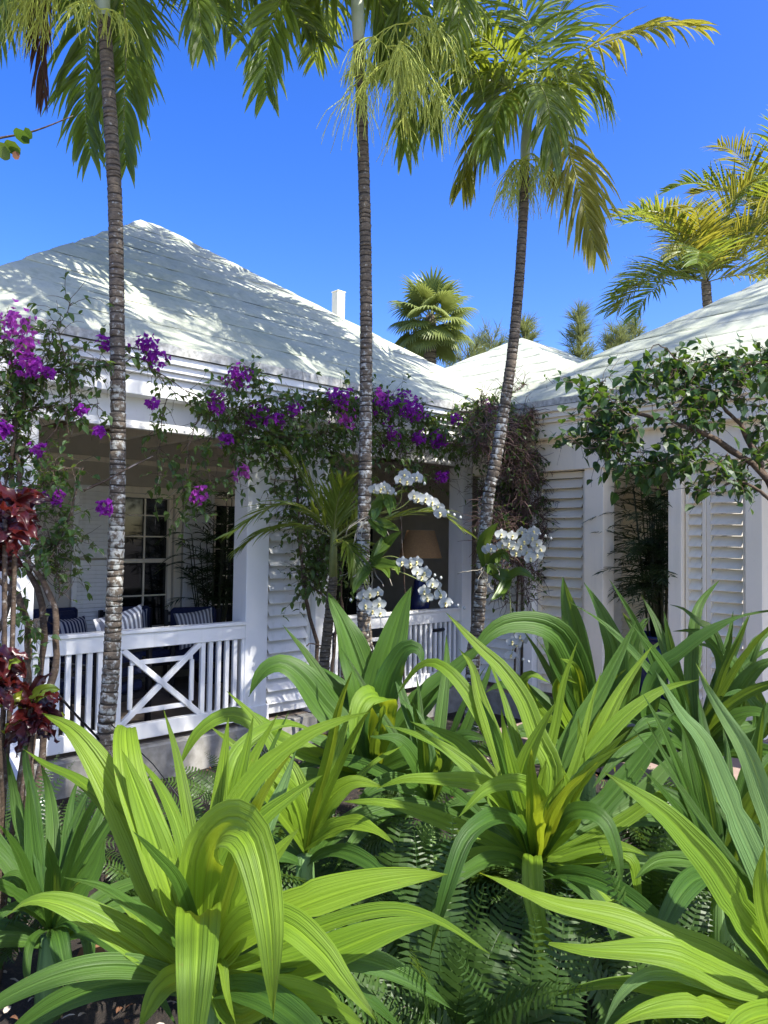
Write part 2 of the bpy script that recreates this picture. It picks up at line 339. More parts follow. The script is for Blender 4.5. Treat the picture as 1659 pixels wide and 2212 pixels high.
# ================================================================== SETTING
def ground():
    n = 130; mb = MB(); vs = []; uv = []
    xs = [-60 + 120 * i / 1 for i in range(2)]
    # fine patch near the camera inside one sheet that runs to the horizon
    gx = sorted(set([-900, -300, -100, -40] + [round(-14 + 28 * i / n, 3) for i in range(n + 1)] + [40, 100, 300, 900]))
    gy = sorted(set([-900, -300, -100, -30] + [round(-2 + 16 * i / n, 3) for i in range(n + 1)] + [40, 100, 300, 900]))
    for y in gy:
        for x in gx:
            z = GZ
            if abs(x) < 14 and -2 < y < 7.5: z += .025 * math.sin(x * 3.1 + y) * math.sin(y * 2.7) + R.uniform(-.012, .012)
            vs.append((x, y, z))
    w = len(gx)
    fs = [(j * w + i, j * w + i + 1, (j + 1) * w + i + 1, (j + 1) * w + i) for j in range(len(gy) - 1) for i in range(w - 1)]
    mb.add(vs, fs); o = link('ground', mb.mesh('ground', M['mulch'], True)); o['kind'] = 'structure'; o['label'] = 'dark mulch soil of the planting bed'
ground()

pvb = MB(); pvb.box(-9, 9, -9, 1.5, GZ - .2, GZ + .06, 0, None, .01)  # unseen pale surface added behind the camera to bounce sunlight onto the house
o = link('bounce_paving', pvb.mesh('bounce_paving', M['coral'])); o['kind'] = 'structure'; o['label'] = 'unseen pale paving added behind the viewer to bounce sun onto the house'
# house frame: a runs along the left facade to the inner corner, b along the right facade
HY = rad(46.4); HO = Vector((1.07, 8.92, 0))
HU = Vector((math.sin(HY), math.cos(HY), 0)); HW = Vector((-math.cos(HY), math.sin(HY), 0))
HM = Matrix(((HU.x, HW.x, 0, HO.x), (HU.y, HW.y, 0, HO.y), (0, 0, 1, 0), (0, 0, 0, 1)))
def H(a, b, z): return HO + HU * a - HW * b + Vector((0, 0, z))
def hb(mb, a0, a1, b0, b1, z0, z1, bev=.004, mat=None): mb.box(a0, a1, -b0, -b1, z0, z1, 0, mat, bev)
def hpart(name, boxes, mat, parent, bev=.004, **k):
    mb = MB()
    for bx in boxes: hb(mb, *bx, bev=bev)
    return part(name, mb, mat, parent, **k)

def roof_courses(parent, a0, a1, b0, b1, z0, pitch, n, rise_step=.02, ka=1.0):
    """stepped hip roof on the rectangle a0..a1, b0..b1 (b0 > b1): each course is a frustum ring with an upright lip"""
    half = min((a1 - a0) / (1 + ka) , (b0 - b1) / 2); roof = None
    for k in range(n):
        o0 = half * k / n + 0; o1 = half * (k + 1) / n
        zz0 = z0 + pitch * half * k / n; zz1 = z0 + pitch * half * (k + 1) / n - rise_step
        lip = rise_step if k else .085
        mb = MB(); loop = []
        def rect(o): return [(a0 + o, b0 - o), (a1 - o * ka, b0 - o), (a1 - o * ka, b1 + o), (a0 + o, b1 + o)]
        rows = []
        for (o, z, jz) in ((o0 + (.012 if k == 0 else -.006), zz0 - lip, .0), (o0 + (0 if k == 0 else .008), zz0 - .012, .008), (o0 + .03, zz0 + .012, .007), ((o0 + o1) / 2, (zz0 + zz1) / 2 + .004, .006), (o1, zz1, .004)):
            r4 = rect(min(o, half - .001)); row = []
            for e in range(4):
                p, q = r4[e], r4[(e + 1) % 4]; m = max(2, int(math.dist(rect(o0)[e], rect(o0)[(e + 1) % 4]) / .16))
                for i in range(m):
                    t = i / m; row.append((p[0] + (q[0] - p[0]) * t + R.uniform(-jz, jz), -(p[1] + (q[1] - p[1]) * t) + R.uniform(-jz, jz), z + R.uniform(-jz, jz)))
            rows.append(row)
        m = len(rows[0]); vs = [v for r_ in rows for v in r_]
        fs = [(j * m + i, (j + 1) * m + i, (j + 1) * m + (i + 1) % m, j * m + (i + 1) % m) for j in range(len(rows) - 1) for i in range(m)]
        if k == n - 1: fs.append(tuple(range((len(rows) - 1) * m, len(rows) * m))[::-1])
        mb.add(vs, fs)
        if roof is None:
            roof = part('roof', mb, M['roof'], parent); roof.data.materials.append(M['edge'])
            for pi, pl in enumerate(roof.data.polygons):
                if pi < m: pl.material_index = 1
        else: part('roof_course', mb, M['roof'], roof)
    return roof

def louvre(parent, p0, axis, w, z0, z1, n, mat, tilt=35, name='shutter', stile=.05, mid=False, th=.035, flip=1, gap=None):
    """louvred panel in the house frame; axis 'a' or 'b' is the width direction"""
    L = Matrix.Translation((p0[0], -p0[1], 0)) @ (Matrix.Identity(4) if axis == 'a' else Matrix.Rotation(-math.pi / 2, 4, 'Z'))
    mb = MB(); bx = lambda x0, x1, zz0, zz1: mb.box(x0, x1, -th / 2, th / 2, zz0, zz1, 0, None, .004)
    bx(0, stile, z0, z1); bx(w - stile, w, z0, z1); bx(stile + .001, w - stile - .001, z0, z0 + .09); bx(stile + .001, w - stile - .001, z1 - .07, z1)
    if mid: bx(stile + .001, w - stile - .001, (z0 + z1) / 2 - .03, (z0 + z1) / 2 + .03)
    sh = part(name, mb, mat, parent, mw=L)
    zs0, zs1 = z0 + .095, z1 - .075; pitch = (zs1 - zs0) / n
    sb = MB(); h = pitch * .62; sb.box(stile + .002, w - stile - .002, -h, h, -.005, .005, 0, Matrix.Rotation(rad((tilt + 19) * flip), 4, 'X'), .002)
    me = sb.mesh('slat', mat)
    for i in range(n):
        z = zs0 + pitch * (i + .5)
        if mid and abs(z - (z0 + z1) / 2) < .04: continue
        s = link('slat', me, sh, Matrix.Translation((0, 0, z)) @ Matrix.Rotation(rad(R.uniform(-2.5, 2.5)), 4, 'X'))
    return sh

def railing(parent, a0, a1, b, z0, z1, xs, xw, label=None):
    """white railing: cap, rails, slats and a framed cross panel"""
    W = M['white']
    cap = hpart('railing', [(a0, a1, b - .055, b + .055, z1 - .03, z1)], W, parent)
    if label: cap['label'] = label
    hpart('top_rail', [(a0 + .002, a1 - .002, b - .03, b + .035, z1 - .16, z1 - .031)], W, cap)
    hpart('bottom_rail', [(a0 + .002, a1 - .002, b - .03, b + .035, z0, z0 + .13)], W, cap)
    zb, zt = z0 + .131, z1 - .161
    sm = MB(); sm.box(-.02, .02, -.018, .018, zb, zt, 0, None, .003); me = sm.mesh('slat', W)
    x = a0 + .03
    while x < a1:
        if not (xs - .03 < x < xs + xw + .03): link('slat', me, cap, Matrix.Translation((x, -b, 0)))
        x += .085
    if xw > 0:
        fb = [(xs - .022, xs + .022, b - .02, b + .02, zb, zt), (xs + xw - .022, xs + xw + .022, b - .02, b + .02, zb, zt)]
        for q in fb: hpart('cross_frame', [q], W, cap)
        h = zt - zb; iw = xw - .044; dx = .105; dz = .1
        hpart('cross_bar', [(xs + .1, xs + xw - .1, b - .014, b + .014, zt - dz - .04, zt - dz)], W, cap)
        hpart('cross_bar', [(xs + .1, xs + xw - .1, b - .014, b + .014, zb + dz - .02, zb + dz + .02)], W, cap)
        hpart('cross_bar', [(xs + xw - dx - .02, xs + xw - dx + .02, b - .012, b + .012, zb + dz + .022, zt - dz - .042)], W, cap)
        hpart('cross_bar', [(xs + dx - .02, xs + dx + .02, b - .012, b + .012, zb + dz + .022, zt - dz - .042)], W, cap)
        Ld = math.hypot(iw, h) * .985; an = math.atan2(h, iw)
        for s, off in ((1, .0), (-1, .007)):
            mb = MB(); mb.box(-Ld / 2, Ld / 2, -.019, .019, -.024, .024, 0, Matrix.Rotation(-s * an, 4, 'Y'), .003)
            part('cross_brace', mb, W, cap, mw=Matrix.Translation((xs + xw / 2, -(b + off + .004), (zb + zt) / 2)))
    return cap

# ---------------------------------------------------------------- left pavilion (veranda)
def left_pavilion():
    h = thing('veranda_house', 'white veranda house with stepped lime roof, left of the inner corner', 'house', None, HM)
    roof_courses(h, -5.75, 1.55, 0.0, -5.8, 3.29, .775, 9, .014, 1.43)
    W = M['white']
    # cornice
    for nm, bf, z0, z1 in (('cornice_moulding', -.04, 3.135, 3.203), ('cornice_moulding', -.075, 3.075, 3.134), ('cornice_moulding', -.105, 3.03, 3.074)):
        hpart(nm, [(-6.05, -.02, -.30, bf, z0, z1)], W, h)
    hpart('fascia', [(-6.0, .1, -.30, -.15, 2.86, 3.029)], W, h)
    hpart('header_beam', [(-6.0, .36, -.46, -.301, 2.63, 2.91)], W, h)
    hpart('header_beam', [(-5.9, .30, -.335, -.285, 2.60, 2.629)], W, h)
    # posts
    for a0, a1 in ((-2.93, -2.68), (-2.10, -1.88), (.17, .345), (-5.06, -4.84)):
        p = hpart('post', [(a0, a1, -.56, -.33, -.05, 2.6)], W, h)
        hpart('post_base', [(a0 - .02, a1 + .02, -.58, -.31, -.045, .12)], W, p)
    louvre(h, (-2.675, -.42), 'a', .57, .0, 2.595, 20, W, 32, 'louvre_panel', .045, flip=1)
    railing(h, -4.84, -2.932, -.36, 0.0, .92, -4.14, .78)
    railing(h, -1.879, .169, -.40, .02, .89, -1.50, .62)
    # steps rail on the left side
    mb = MB(); mb.box(-.03, .03, -.75, 0, -.09, .09, 0, Matrix.Rotation(rad(20), 4, 'X'), .004)
    part('step_stringer', mb, W, h, mw=Matrix.Translation((-5.0, .33, .06)))
    # ceiling, joists
    mbm = MB(); mbm.box(-5.6, 1.6, -.066, .066, 2.90, 2.92); me = mbm.mesh('ceiling_plank', M['plank'])
    for i in range(19): link('ceiling_plank', me, h, Matrix.Translation((0, .53 + i * .135, R.uniform(0, .002))))
    mbm = MB(); mbm.box(-.035, .035, .462, 2.948, 2.775, 2.898, 0, None, .004); me = mbm.mesh('joist', M['cream'])
    a = -5.3
    while a < .4: link('joist', me, h, Matrix.Translation((a, 0, 0))); a += .52
    # back wall with openings
    G = M['wallgrey']
    wn = (-2.98, -2.28, .55, 2.22); dr = (-1.72, -.72, -.05, 2.22); d2 = (-.62, 1.36, -.05, 2.22)
    hpart('wall', [(-6.0, wn[0], -3.1, -2.95, -.05, 3.1)], G, h, bev=0)
    hpart('wall', [(wn[1], dr[0], -3.1, -2.95, -.05, 3.1)], G, h, bev=0)
    hpart('wall', [(wn[0], wn[1], -3.1, -2.951, wn[3], 3.1)], G, h, bev=0); hpart('wall', [(wn[0], wn[1], -3.1, -2.951, -.05, wn[2])], G, h, bev=0)
    hpart('wall', [(dr[0], 1.5, -3.1, -2.951, 2.221, 3.1)], G, h, bev=0)
    hpart('wall', [(dr[1], d2[0], -3.1, -2.951, -.05, 2.22)], G, h, bev=0); hpart('wall', [(d2[1], 1.5, -3.1, -2.951, -.05, 2.22)], G, h, bev=0)
    hpart('wall', [(-6.0, -5.85, -3.1, -.6, -.05, 2.9)], G, h, bev=0)
    hpart('wall', [(1.45, 1.6, -2.95, -.30, -.05, 3.1)], G, h, bev=0); hpart('sun_block_slab', [(-.2, 1.6, -3.1, -.3, 2.93, 3.1)], G, h, bev=0)  # slab above the planks added to block sun from the roof gap
    hpart('wall_band', [(-5.8, .6, -2.949, -2.92, 2.56, 2.62)], M['cream'], h)
    hpart('rear_wall', [(-6.0, 1.5, -5.7, -5.55, -.05, 3.2)], G, h, bev=0)
    # window
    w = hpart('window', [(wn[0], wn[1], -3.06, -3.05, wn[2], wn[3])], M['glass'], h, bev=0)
    fr = [(wn[0], wn[0] + .05), (wn[1] - .05, wn[1])]
    for a0, a1 in fr: hpart('frame', [(a0, a1, -3.049, -2.99, wn[2], wn[3])], M['cream'], w)
    for z0, z1 in ((wn[2], wn[2] + .06), (wn[3] - .05, wn[3]), (1.38, 1.43)): hpart('frame', [(wn[0] + .051, wn[1] - .051, -3.049, -2.995, z0, z1)], M['cream'], w)
    for a0 in (wn[0] + .35,): hpart('muntin', [(a0 - .009, a0 + .009, -3.048, -3.02, wn[2] + .061, 1.379), (a0 - .009, a0 + .009, -3.048, -3.02, 1.431, wn[3] - .051)], M['cream'], w)
    for z in (.98, 1.70, 1.96): hpart('muntin', [(wn[0] + .052, wn[1] - .052, -3.046, -3.024, z - .009, z + .009)], M['cream'], w)
    hpart('casing', [(wn[0] - .09, wn[0] - .002, -2.949, -2.915, wn[2] - .05, 2.30)], M['cream'], w)
    hpart('casing', [(wn[1] + .002, wn[1] + .09, -2.949, -2.915, wn[2] - .05, 2.30)], M['cream'], w)
    hpart('casing', [(wn[0] - .001, wn[1] + .001, -2.949, -2.915, 2.222, 2.30)], M['cream'], w)
    hpart('sill', [(wn[0] - .12, wn[1] + .12, -2.949, -2.87, wn[2] - .10, wn[2] - .051)], M['cream'], w)
    louvre(h, (-3.55, -2.90), 'a', .46, .5, 2.28, 34, M['white'], 40, 'window_shutter', .055, True)
    louvre(h, (-2.17, -2.90), 'a', .42, .5, 2.28, 34, M['white'], 40, 'window_shutter', .055, True)
    # french doors; the wide second one is dark glass standing for the bay's shade
    for (a0, a1, z0, z1) in (dr, d2):
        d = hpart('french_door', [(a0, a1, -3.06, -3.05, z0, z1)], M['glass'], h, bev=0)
        for x0, x1 in ((a0, a0 + .07), (a1 - .07, a1), ((a0 + a1) / 2 - .05, (a0 + a1) / 2 + .05)): hpart('frame', [(x0, x1, -3.049, -3.0, z0, z1)], M['cream'], d)
        for z in (z0 + .1, z1 - .05): hpart('frame', [(a0 + .071, (a0 + a1) / 2 - .051, -3.049, -3.005, z - .05, z + .05), ((a0 + a1) / 2 + .051, a1 - .071, -3.049, -3.005, z - .05, z + .05)], M['cream'], d)
        for z in (.45, .82, 1.2, 1.55, 1.88): hpart('muntin', [(a0 + .072, (a0 + a1) / 2 - .052, -3.047, -3.022, z - .008, z + .008), ((a0 + a1) / 2 + .052, a1 - .072, -3.047, -3.022, z - .008, z + .008)], M['cream'], d)
        for x in (a0 + .26, a1 - .26): hpart('muntin', [(x - .008, x + .008, -3.045, -3.024, z0 + .16, z1 - .11)], M['cream'], d)
        hpart('casing', [(a0 - .08, a1 + .08, -2.949, -2.918, z1 + .002, z1 + .09)], M['cream'], d)
    # slab
    s = hpart('porch_slab', [(-5.2, 1.6, -3.1, -.27, -.5, -.052)], M['concrete'], h, bev=.012)
    fm = MB(); fm.box(0, .595, -.297, .297, -.051, -.046, 0, None, .002); me = fm.mesh('floor_tile', M['floor'])
    for i in range(11):
        for j in range(4): link('floor_tile', me, s, Matrix.Translation((-5.15 + i * .6, .68 + j * .6, R.uniform(0, .001))))
    return h
left_pavilion()

# ---------------------------------------------------------------- right pavilion
def right_pavilion():
    h = thing('louvred_pavilion', 'cream louvred pavilion with stepped lime roof, right of the inner corner', 'house', None, HM)
    roof_courses(h, .02, 6.2, 6.6, .004, 3.27, .66, 10, .013)
    Cm, W = M['cream'], M['white']
    for bf, z0, z1 in ((.04, 3.12, 3.183), (.075, 3.06, 3.119), (.105, 3.015, 3.059)):
        hpart('cornice_moulding', [(bf, .4, .0, 6.5, z0, z1)], Cm, h)
    hpart('fascia', [(.15, .4, .0, 6.4, 2.85, 3.014)], Cm, h)
    hpart('header_beam', [(.30, .46, -.3, 6.3, 2.50, 2.849)], Cm, h)
    for b0, b1, m in ((.46, .585, W), (1.25, 1.48, Cm), (2.20, 2.335, Cm), (2.94, 3.09, Cm), (5.2, 5.4, Cm)):
        p = hpart('post', [(.33, .56, b0, b1, -.06, 2.5)], m, h)
        if b0 > 1: hpart('post_base', [(.31, .58, b0 - .02, b1 + .02, -.05, .14)], m, p)
    louvre(h, (.42, .46), 'b', .70, .0, 2.49, 22, Cm, 34, 'louvre_panel', .05, flip=1) if False else None
    # widths run toward +b; the helper draws along local x after a -90 degree turn (toward +b)
    louvre(h, (.43, -.30), 'b', .64, .0, 2.49, 21, W, 34, 'louvre_panel', .05)
    louvre(h, (.43, .60), 'b', .63, .0, 2.49, 21, Cm, 34, 'louvre_panel', .05)
    louvre(h, (.415, 2.345), 'b', .20, .0, 2.49, 22, Cm, 34, 'louvre_panel', .035)
    louvre(h, (.425, 2.548), 'b', .385, .0, 2.49, 22, Cm, 30, 'louvre_panel', .045)
    # inside back wall
    G = M['wallgrey']
    hpart('wall', [(3.0, 3.12, -1.0, 1.2, -.06, 2.9)], G, h, bev=0); hpart('wall', [(1.61, 3.0, -.42, -.30, -.06, 2.9)], G, h, bev=0)
    hpart('post', [(2.4, 2.55, 1.30, 1.48, -.06, 2.5)], W, h)
    hpart('post', [(2.4, 2.55, 2.8, 2.95, -.06, 2.5)], W, h)
    louvre(h, (2.45, .3), 'b', .95, .0, 2.45, 20, Cm, 34, 'louvre_panel', .05)
    louvre(h, (2.45, 3.0), 'b', .9, .0, 2.45, 20, Cm, 34, 'louvre_panel', .05)
    mbm = MB(); mbm.box(.47, 3.0, -.066, .066, 2.855, 2.875); me = mbm.mesh('ceiling_plank', M['plank'])
    for i in range(40): link('ceiling_plank', me, h, Matrix.Translation((0, .2 - i * .135, R.uniform(0, .002))))
    s = hpart('porch_slab', [(.28, 3.1, -.6, 6.2, -.5, -.062)], M['concrete'], h, bev=.012)
    fm = MB(); fm.box(.29, .885, -.297, .297, -.061, -.055, 0, None, .002); me = fm.mesh('floor_tile', M['tile'])
    for i in range(4):
        for j in range(8): link('floor_tile', me, s, Matrix.Translation((i * .6, .1 - j * .6, R.uniform(0, .001))))
    return h
right_pavilion()
def rear_building():
    h = thing('rear_building', 'small far building with bright white stepped roof behind the roof valley', 'house', None, HM)
    pk = D(1197, 750, 14.); a = (pk - HO).dot(HU); b = -(pk - HO).dot(HW)
    half = 3.0; z0 = pk.z - .58 * half
    roof_courses(h, a - half - 1.0, a + half, b + half + .0, b - half, z0, .58, 7)
    hpart('wall', [(a - half - .8, a + half - .2, b + half - .2, b - half + .2, -.3, z0 - .06)], M['wallgrey'], h, bev=0)
    c = D(731, 652, 10.6); 
    mb = MB(); mb.box(-.068, .068, -.068, .068, -.55, .13, 0, None, .008); mb.box(-.075, .075, -.075, .075, .131, .142, 0, None, .004)
    ch = link('chimney', mb.mesh('chimney', M['cream'])); ch.matrix_world = Matrix.Translation(c) @ Matrix.Rotation(-HY, 4, 'Z')
    tag(ch, 'small square cream chimney standing above the left roof slope', 'chimney')
rear_building()
# stone path in front of the right pavilion
pv = link('path', None, None, HM); pv['kind'] = 'structure'; pv['label'] = 'pinkish stone paving before the louvred pavilion'
fm = MB(); fm.box(-.295, .295, -.295, .295, -.30, -.16, 0, None, .006); me = fm.mesh('paving_stone', M['tile'])
for i in range(2):
    for j in range(7): link('paving_stone', me, pv, Matrix.Translation((-.05 - i * .6, -1.3 - j * .6, R.uniform(0, .008))))
# ================================================================== PALMS
def ringed_trunk(mb, pts, r0, r1, spacing=.05, n=14, flare=.0):
    c = cat(pts, 60); L = [0]
    for i in range(1, 60): L.append(L[-1] + (c[i] - c[i - 1]).length)
    tot = L[-1]; P = []; Rr = []; s = 0; j = 0
    def atl(s):
        k = min(58, max(0, int(np.searchsorted(L, s) - 1))); w = (s - L[k]) / max(1e-9, L[k + 1] - L[k]); return c[k].lerp(c[k + 1], min(1, max(0, w)))
    while s < tot:
        t = s / tot; r = r0 + (r1 - r0) * t + flare * math.exp(-t * 14)
        d = spacing * R.uniform(.5, 1.6) * (1.15 - .3 * t); e = R.uniform(.9, 1.1)
        for u, k in ((0, .93), (.10, 1.0 * e ** .4), (.45, 1.01), (.86, 1.05 * e ** .4), (.95, .93)):
            P.append(atl(min(tot, s + d * u)) + Vector((R.uniform(-1, 1), R.uniform(-1, 1), 0)) * r * .02); Rr.append(r * k)
        s += d
    k0 = len(mb.f); mb.tube(P, Rr, n)
    for i in range(len(P) - 1):
        if i % 5 in (0, 4):
            for j in range(n): mb.mi[k0 + i * n + j] = 1
def frond(mb, pts, n=44, ll=.48, lw=.036, droop=.9, spread=(62, 24), seed=0, rr=.011, taper=.55, start=.12, upref=None, lift=.15, segs=5, split=1.0):
    """pinnate palm leaf along pts: rachis and paired leaflets that hang under their own weight"""
    rg = random.Random(seed); c = cat(pts, 40); n = int(n * .85); lw = lw * .72; spread = (spread[0] + 4, spread[1] + 8)
    mb.tube(c[::2] + [c[-1]], [rr * (1 - .8 * i / 20) for i in range(len(c[::2]) + 1)], 5, 1)
    for i in range(n):
        t = start + (1 - start) * i / (n - 1); k = min(38, int(t * 39)); p = c[k].lerp(c[k + 1], t * 39 - k)
        T = (c[k + 1] - c[k]).normalized(); ref = upref or Vector((0, 0, 1))
        if abs(T.dot(ref)) > .93: ref = Vector((0, -1, 0.2))
        S = T.cross(ref).normalized(); N = S.cross(T).normalized()
        al = rad(spread[0] + (spread[1] - spread[0]) * t)
        ls = ll * (1 - taper * abs(t - .42) / .58) * rg.uniform(.75, 1.12)
        for sd in (-1, 1):
            if rg.random() > split: continue
            a = al * rg.uniform(.7, 1.3)
            d = (T * math.cos(a) + S * sd * math.sin(a) + N * (lift + rg.uniform(-.12, .12))).normalized()
            Wd = (T - d * T.dot(d)); Wd = (Wd.normalized() + N * rg.uniform(-.5, .5)).normalized()
            q = p.copy(); vs = []; uv = []; st = ls / segs; w0 = lw * rg.uniform(.8, 1.15); dd = d.copy(); dk = droop * rg.uniform(.6, 1.35)
            for s in range(segs + 1):
                v = s / segs; w = w0 * (.35 + .65 * min(1, v / .22)) * (1 - max(0, (v - .3) / .7) ** 1.6) * .5 + .0008
                nn = Wd.cross(dd).normalized()
                vs += [q - Wd * w, q + nn * w * .45, q + Wd * w]; uv += [(0, v), (.5, v), (1, v)]
                dd = (dd + Vector((0, 0, -1)) * dk * (.10 + .22 * v)).normalized(); Wd = (Wd - dd * Wd.dot(dd)).normalized(); q = q + dd * st
            fs = []
            for s in range(segs):
                b = s * 3; fs += [(b, b + 1, b + 4, b + 3), (b + 1, b + 2, b + 5, b + 4)]
            mb.add(vs, fs, uv, 0)
def strings(mb, p, n, spread, ln, rg, branch=6, r=.004):
    """hanging branched flower spray"""
    for i in range(n):
        az = rg.uniform(0, 6.283); d = Vector((math.cos(az) * spread, math.sin(az) * spread, rg.uniform(-.2, .5))).normalized()
        q = p.copy(); main = [q.copy()]
        for k in range(5):
            d = (d + Vector((0, 0, -.33))).normalized(); q = q + d * ln * .12; main.append(q.copy())
        mb.tube(main, [r * 1.7, r * 1.5, r * 1.4, r * 1.2, r, r * .8], 4)
        for m in main[1:]:
            for b in range(branch):
                e = (d + Vector((rg.uniform(-1, 1), rg.uniform(-1, 1), rg.uniform(-.6, .5)))).normalized(); w = m.copy(); tw = [w.copy()]
                for k in range(4):
                    e = (e + Vector((rg.uniform(-.25, .25), rg.uniform(-.25, .25), -.36))).normalized(); w = w + e * ln * rg.uniform(.09, .16); tw.append(w.copy())
                mb.tube(tw, [r, r * .9, r * .8, r * .7, r * .5], 3, cap=False)

def palm(label, trunk, shaft, dep, r0, r1, fronds, sprays, autofr, seed, leafm='palm', crown=None, name='palm_tree'):
    rg = random.Random(seed)
    pts = [D(x, y, dep + (dd if dd else 0)) for x, y, dd in trunk]
    base = Vector((pts[0].x - .01, pts[0].y, GZ - .05)); pts = [base] + pts
    t = at_base(name, label, 'palm tree', base); tr = TR(base)
    mb = MB(); ringed_trunk(mb, [p - base for p in pts], r0, r1, .052, 14, .012); part('trunk', mb, [M['bark'], M['scar']], t, True)
    sp = [D(x, y, dep) for x, y in shaft]; mb = MB(); c = cat(sp, 9)
    mb.tube([p - base for p in c], [r1 * k for k in (1.02, 1.12, 1.2, 1.18, 1.1, 1.0, .9, .75, .6)], 14); part('crownshaft', mb, M['crownshaft'], t, True)
    top = c[-2]
    for i, fr in enumerate(fronds):
        mk = fr[1] if len(fr) > 1 and fr[1] else leafm; kw = fr[2] if len(fr) > 2 else {}
        P = [D(x, y, dep + dd) - base for x, y, dd in fr[0]]
        mb = MB(); frond(mb, P, seed=seed * 50 + i, **kw); part('frond', mb, [M[mk], M['rachis']], t, label='dead brown hanging frond' if mk == 'palmdead' else None)
    for (az, el, ln, dr) in autofr:      # fronds of the same crown, given by compass bearing
        d = Vector((math.sin(rad(az)) * math.cos(rad(el)), math.cos(rad(az)) * math.cos(rad(el)), math.sin(rad(el)))); q = top.copy(); P = [q - base]
        for k in range(6):
            q = q + d * ln / 6; P.append(q - base); d = (d + Vector((0, 0, -dr * (.35 + .2 * k)))).normalized()
        mb = MB(); frond(mb, P, seed=seed * 91 + int(az), ll=.68, lw=.058, n=58, droop=1.1); part('frond', mb, [M[leafm], M['rachis']], t)
    for (x, y, dd, n, spr, ln) in sprays:
        mb = MB(); strings(mb, D(x, y, dep + dd) - base, n, spr, ln, rg); part('flower_spray', mb, M['flowerstring'], t)
    return t

palm('leftmost tall palm with ringed trunk rising before the white railing', [(226, 1650, 0), (230, 1560, 0), (240, 1450, 0), (250, 1200, 0), (255, 950, 0), (253, 700, 0), (249, 450, 0), (238, 250, 0), (229, 100, 0), (224, 40, 0)],
     [(224, 46), (221, 0), (219, -60), (217, -150)], 5.5, .061, .047,
     [([(219, -110, 0), (205, -40, .25), (190, 90, .38), (185, 240, .42), (196, 330, .42)], None, dict(ll=.6, spread=(62, 26), droop=1.7, lw=.055, n=52)),
      ([(219, -110, 0), (262, -30, .15), (272, 110, .3), (268, 250, .35), (272, 350, .35)], None, dict(ll=.55, spread=(58, 22), droop=1.7, lw=.055, n=52)),
      ([(219, -110, 0), (280, -150, -.1), (360, -110, -.2), (420, -20, -.3), (438, 90, -.35)], None, dict(ll=.58, droop=1.8, lw=.055, spread=(62, 20), n=52)),
      ([(219, -110, 0), (300, -170, .2), (430, -160, .4), (520, -60, .5)], None, dict(ll=.5, droop=1.5)),
      ([(219, -110, 0), (150, -140, .1), (100, -40, .2), (88, 80, .2), (95, 200, .2)], 'palmdead', dict(ll=.55, droop=2.2, lw=.032, spread=(30, 8))),
      ([(219, -110, 0), (120, -190, -.2), (20, -120, -.3), (-50, 20, -.4)], None, dict(ll=.6, droop=1.5)),
      ([(219, -110, 0), (110, -150, .3), (10, -60, .6), (-20, 80, .8)], None, dict(ll=.75, droop=1.9, lw=.055))],
     [(130, -60, -.15, 4, .8, .62), (60, -80, -.1, 3, .8, .62), (215, 20, -.1, 2, .9, .45)],
     [(60, 50, 2.0, .28), (140, 45, 2.0, .3), (200, 40, 2.0, .3), (20, 60, 1.9, .25), (280, 55, 2, .3), (330, 45, 2, .3), (100, 70, 2, .2), (160, 65, 2.2, .25), (240, 60, 2.2, .25), (300, 70, 2.1, .25), (350, 30, 2.2, .3), (75, 30, 2.2, .2), (110, 25, 2.2, .2), (45, 25, 2.2, .2), (15, 35, 2.3, .2), (130, 20, 2.1, .2), (310, 25, 2.2, .2), (170, 30, 2.2, .2)], 11)
palm('middle tall palm with orchids on its ringed trunk', [(800, 1500, 0), (797, 1440, 0), (789, 1380, 0), (783, 1250, 0), (787, 1100, 0), (790, 900, 0), (791, 700, 0), (789, 500, 0), (785, 350, 0), (780, 200, 0), (775, 92, 0)],
     [(775, 98), (773, 40), (771, -30), (768, -150)], 6.5, .060, .048,
     [([(769, -110, 0), (720, -130, -.1), (640, -60, -.2), (592, 40, -.3), (574, 140, -.35), (576, 200, -.35)], None, dict(ll=.68, droop=1.2, lw=.062, spread=(62, 22), n=50)),
      ([(769, -110, 0), (740, -90, .3), (690, -20, .5), (672, 60, .55)], None, dict(ll=.6, droop=1.8, lw=.055)),
      ([(769, -110, 0), (830, -120, .2), (880, -20, .3), (895, 110, .35), (880, 250, .35), (875, 320, .35)], None, dict(ll=.65, droop=1.8, lw=.055, spread=(60, 18), n=52)),
      ([(769, -110, 0), (840, -170, -.2), (930, -120, -.4), (990, 0, -.5), (985, 90, -.5)], None, dict(ll=.68, droop=1.6, lw=.052)),
      ([(769, -110, 0), (800, -60, .3), (830, 40, .45), (842, 150, .45)], None, dict(ll=.6, droop=1.9, lw=.055, spread=(55, 18)))],
     [(880, 50, -.2, 6, .8, .85), (860, 130, -.2, 6, .7, .95), (835, 100, -.25, 3, .8, .75), (785, 130, -.05, 2, .9, .3)],
     [(150, 50, 2.0, .3), (200, 55, 2.0, .28), (90, 60, 2.0, .25), (30, 50, 2.0, .3), (330, 60, 2, .25), (250, 45, 2, .3), (120, 30, 1.9, .3), (60, 40, 2.2, .28), (290, 60, 2.2, .28), (180, 70, 2.1, .22), (0, 65, 2.1, .25), (75, 28, 2.2, .2), (105, 25, 2.2, .2), (40, 25, 2.2, .2), (10, 35, 2.3, .2), (310, 28, 2.2, .2), (345, 25, 2.2, .2), (280, 30, 2.2, .2)], 12)
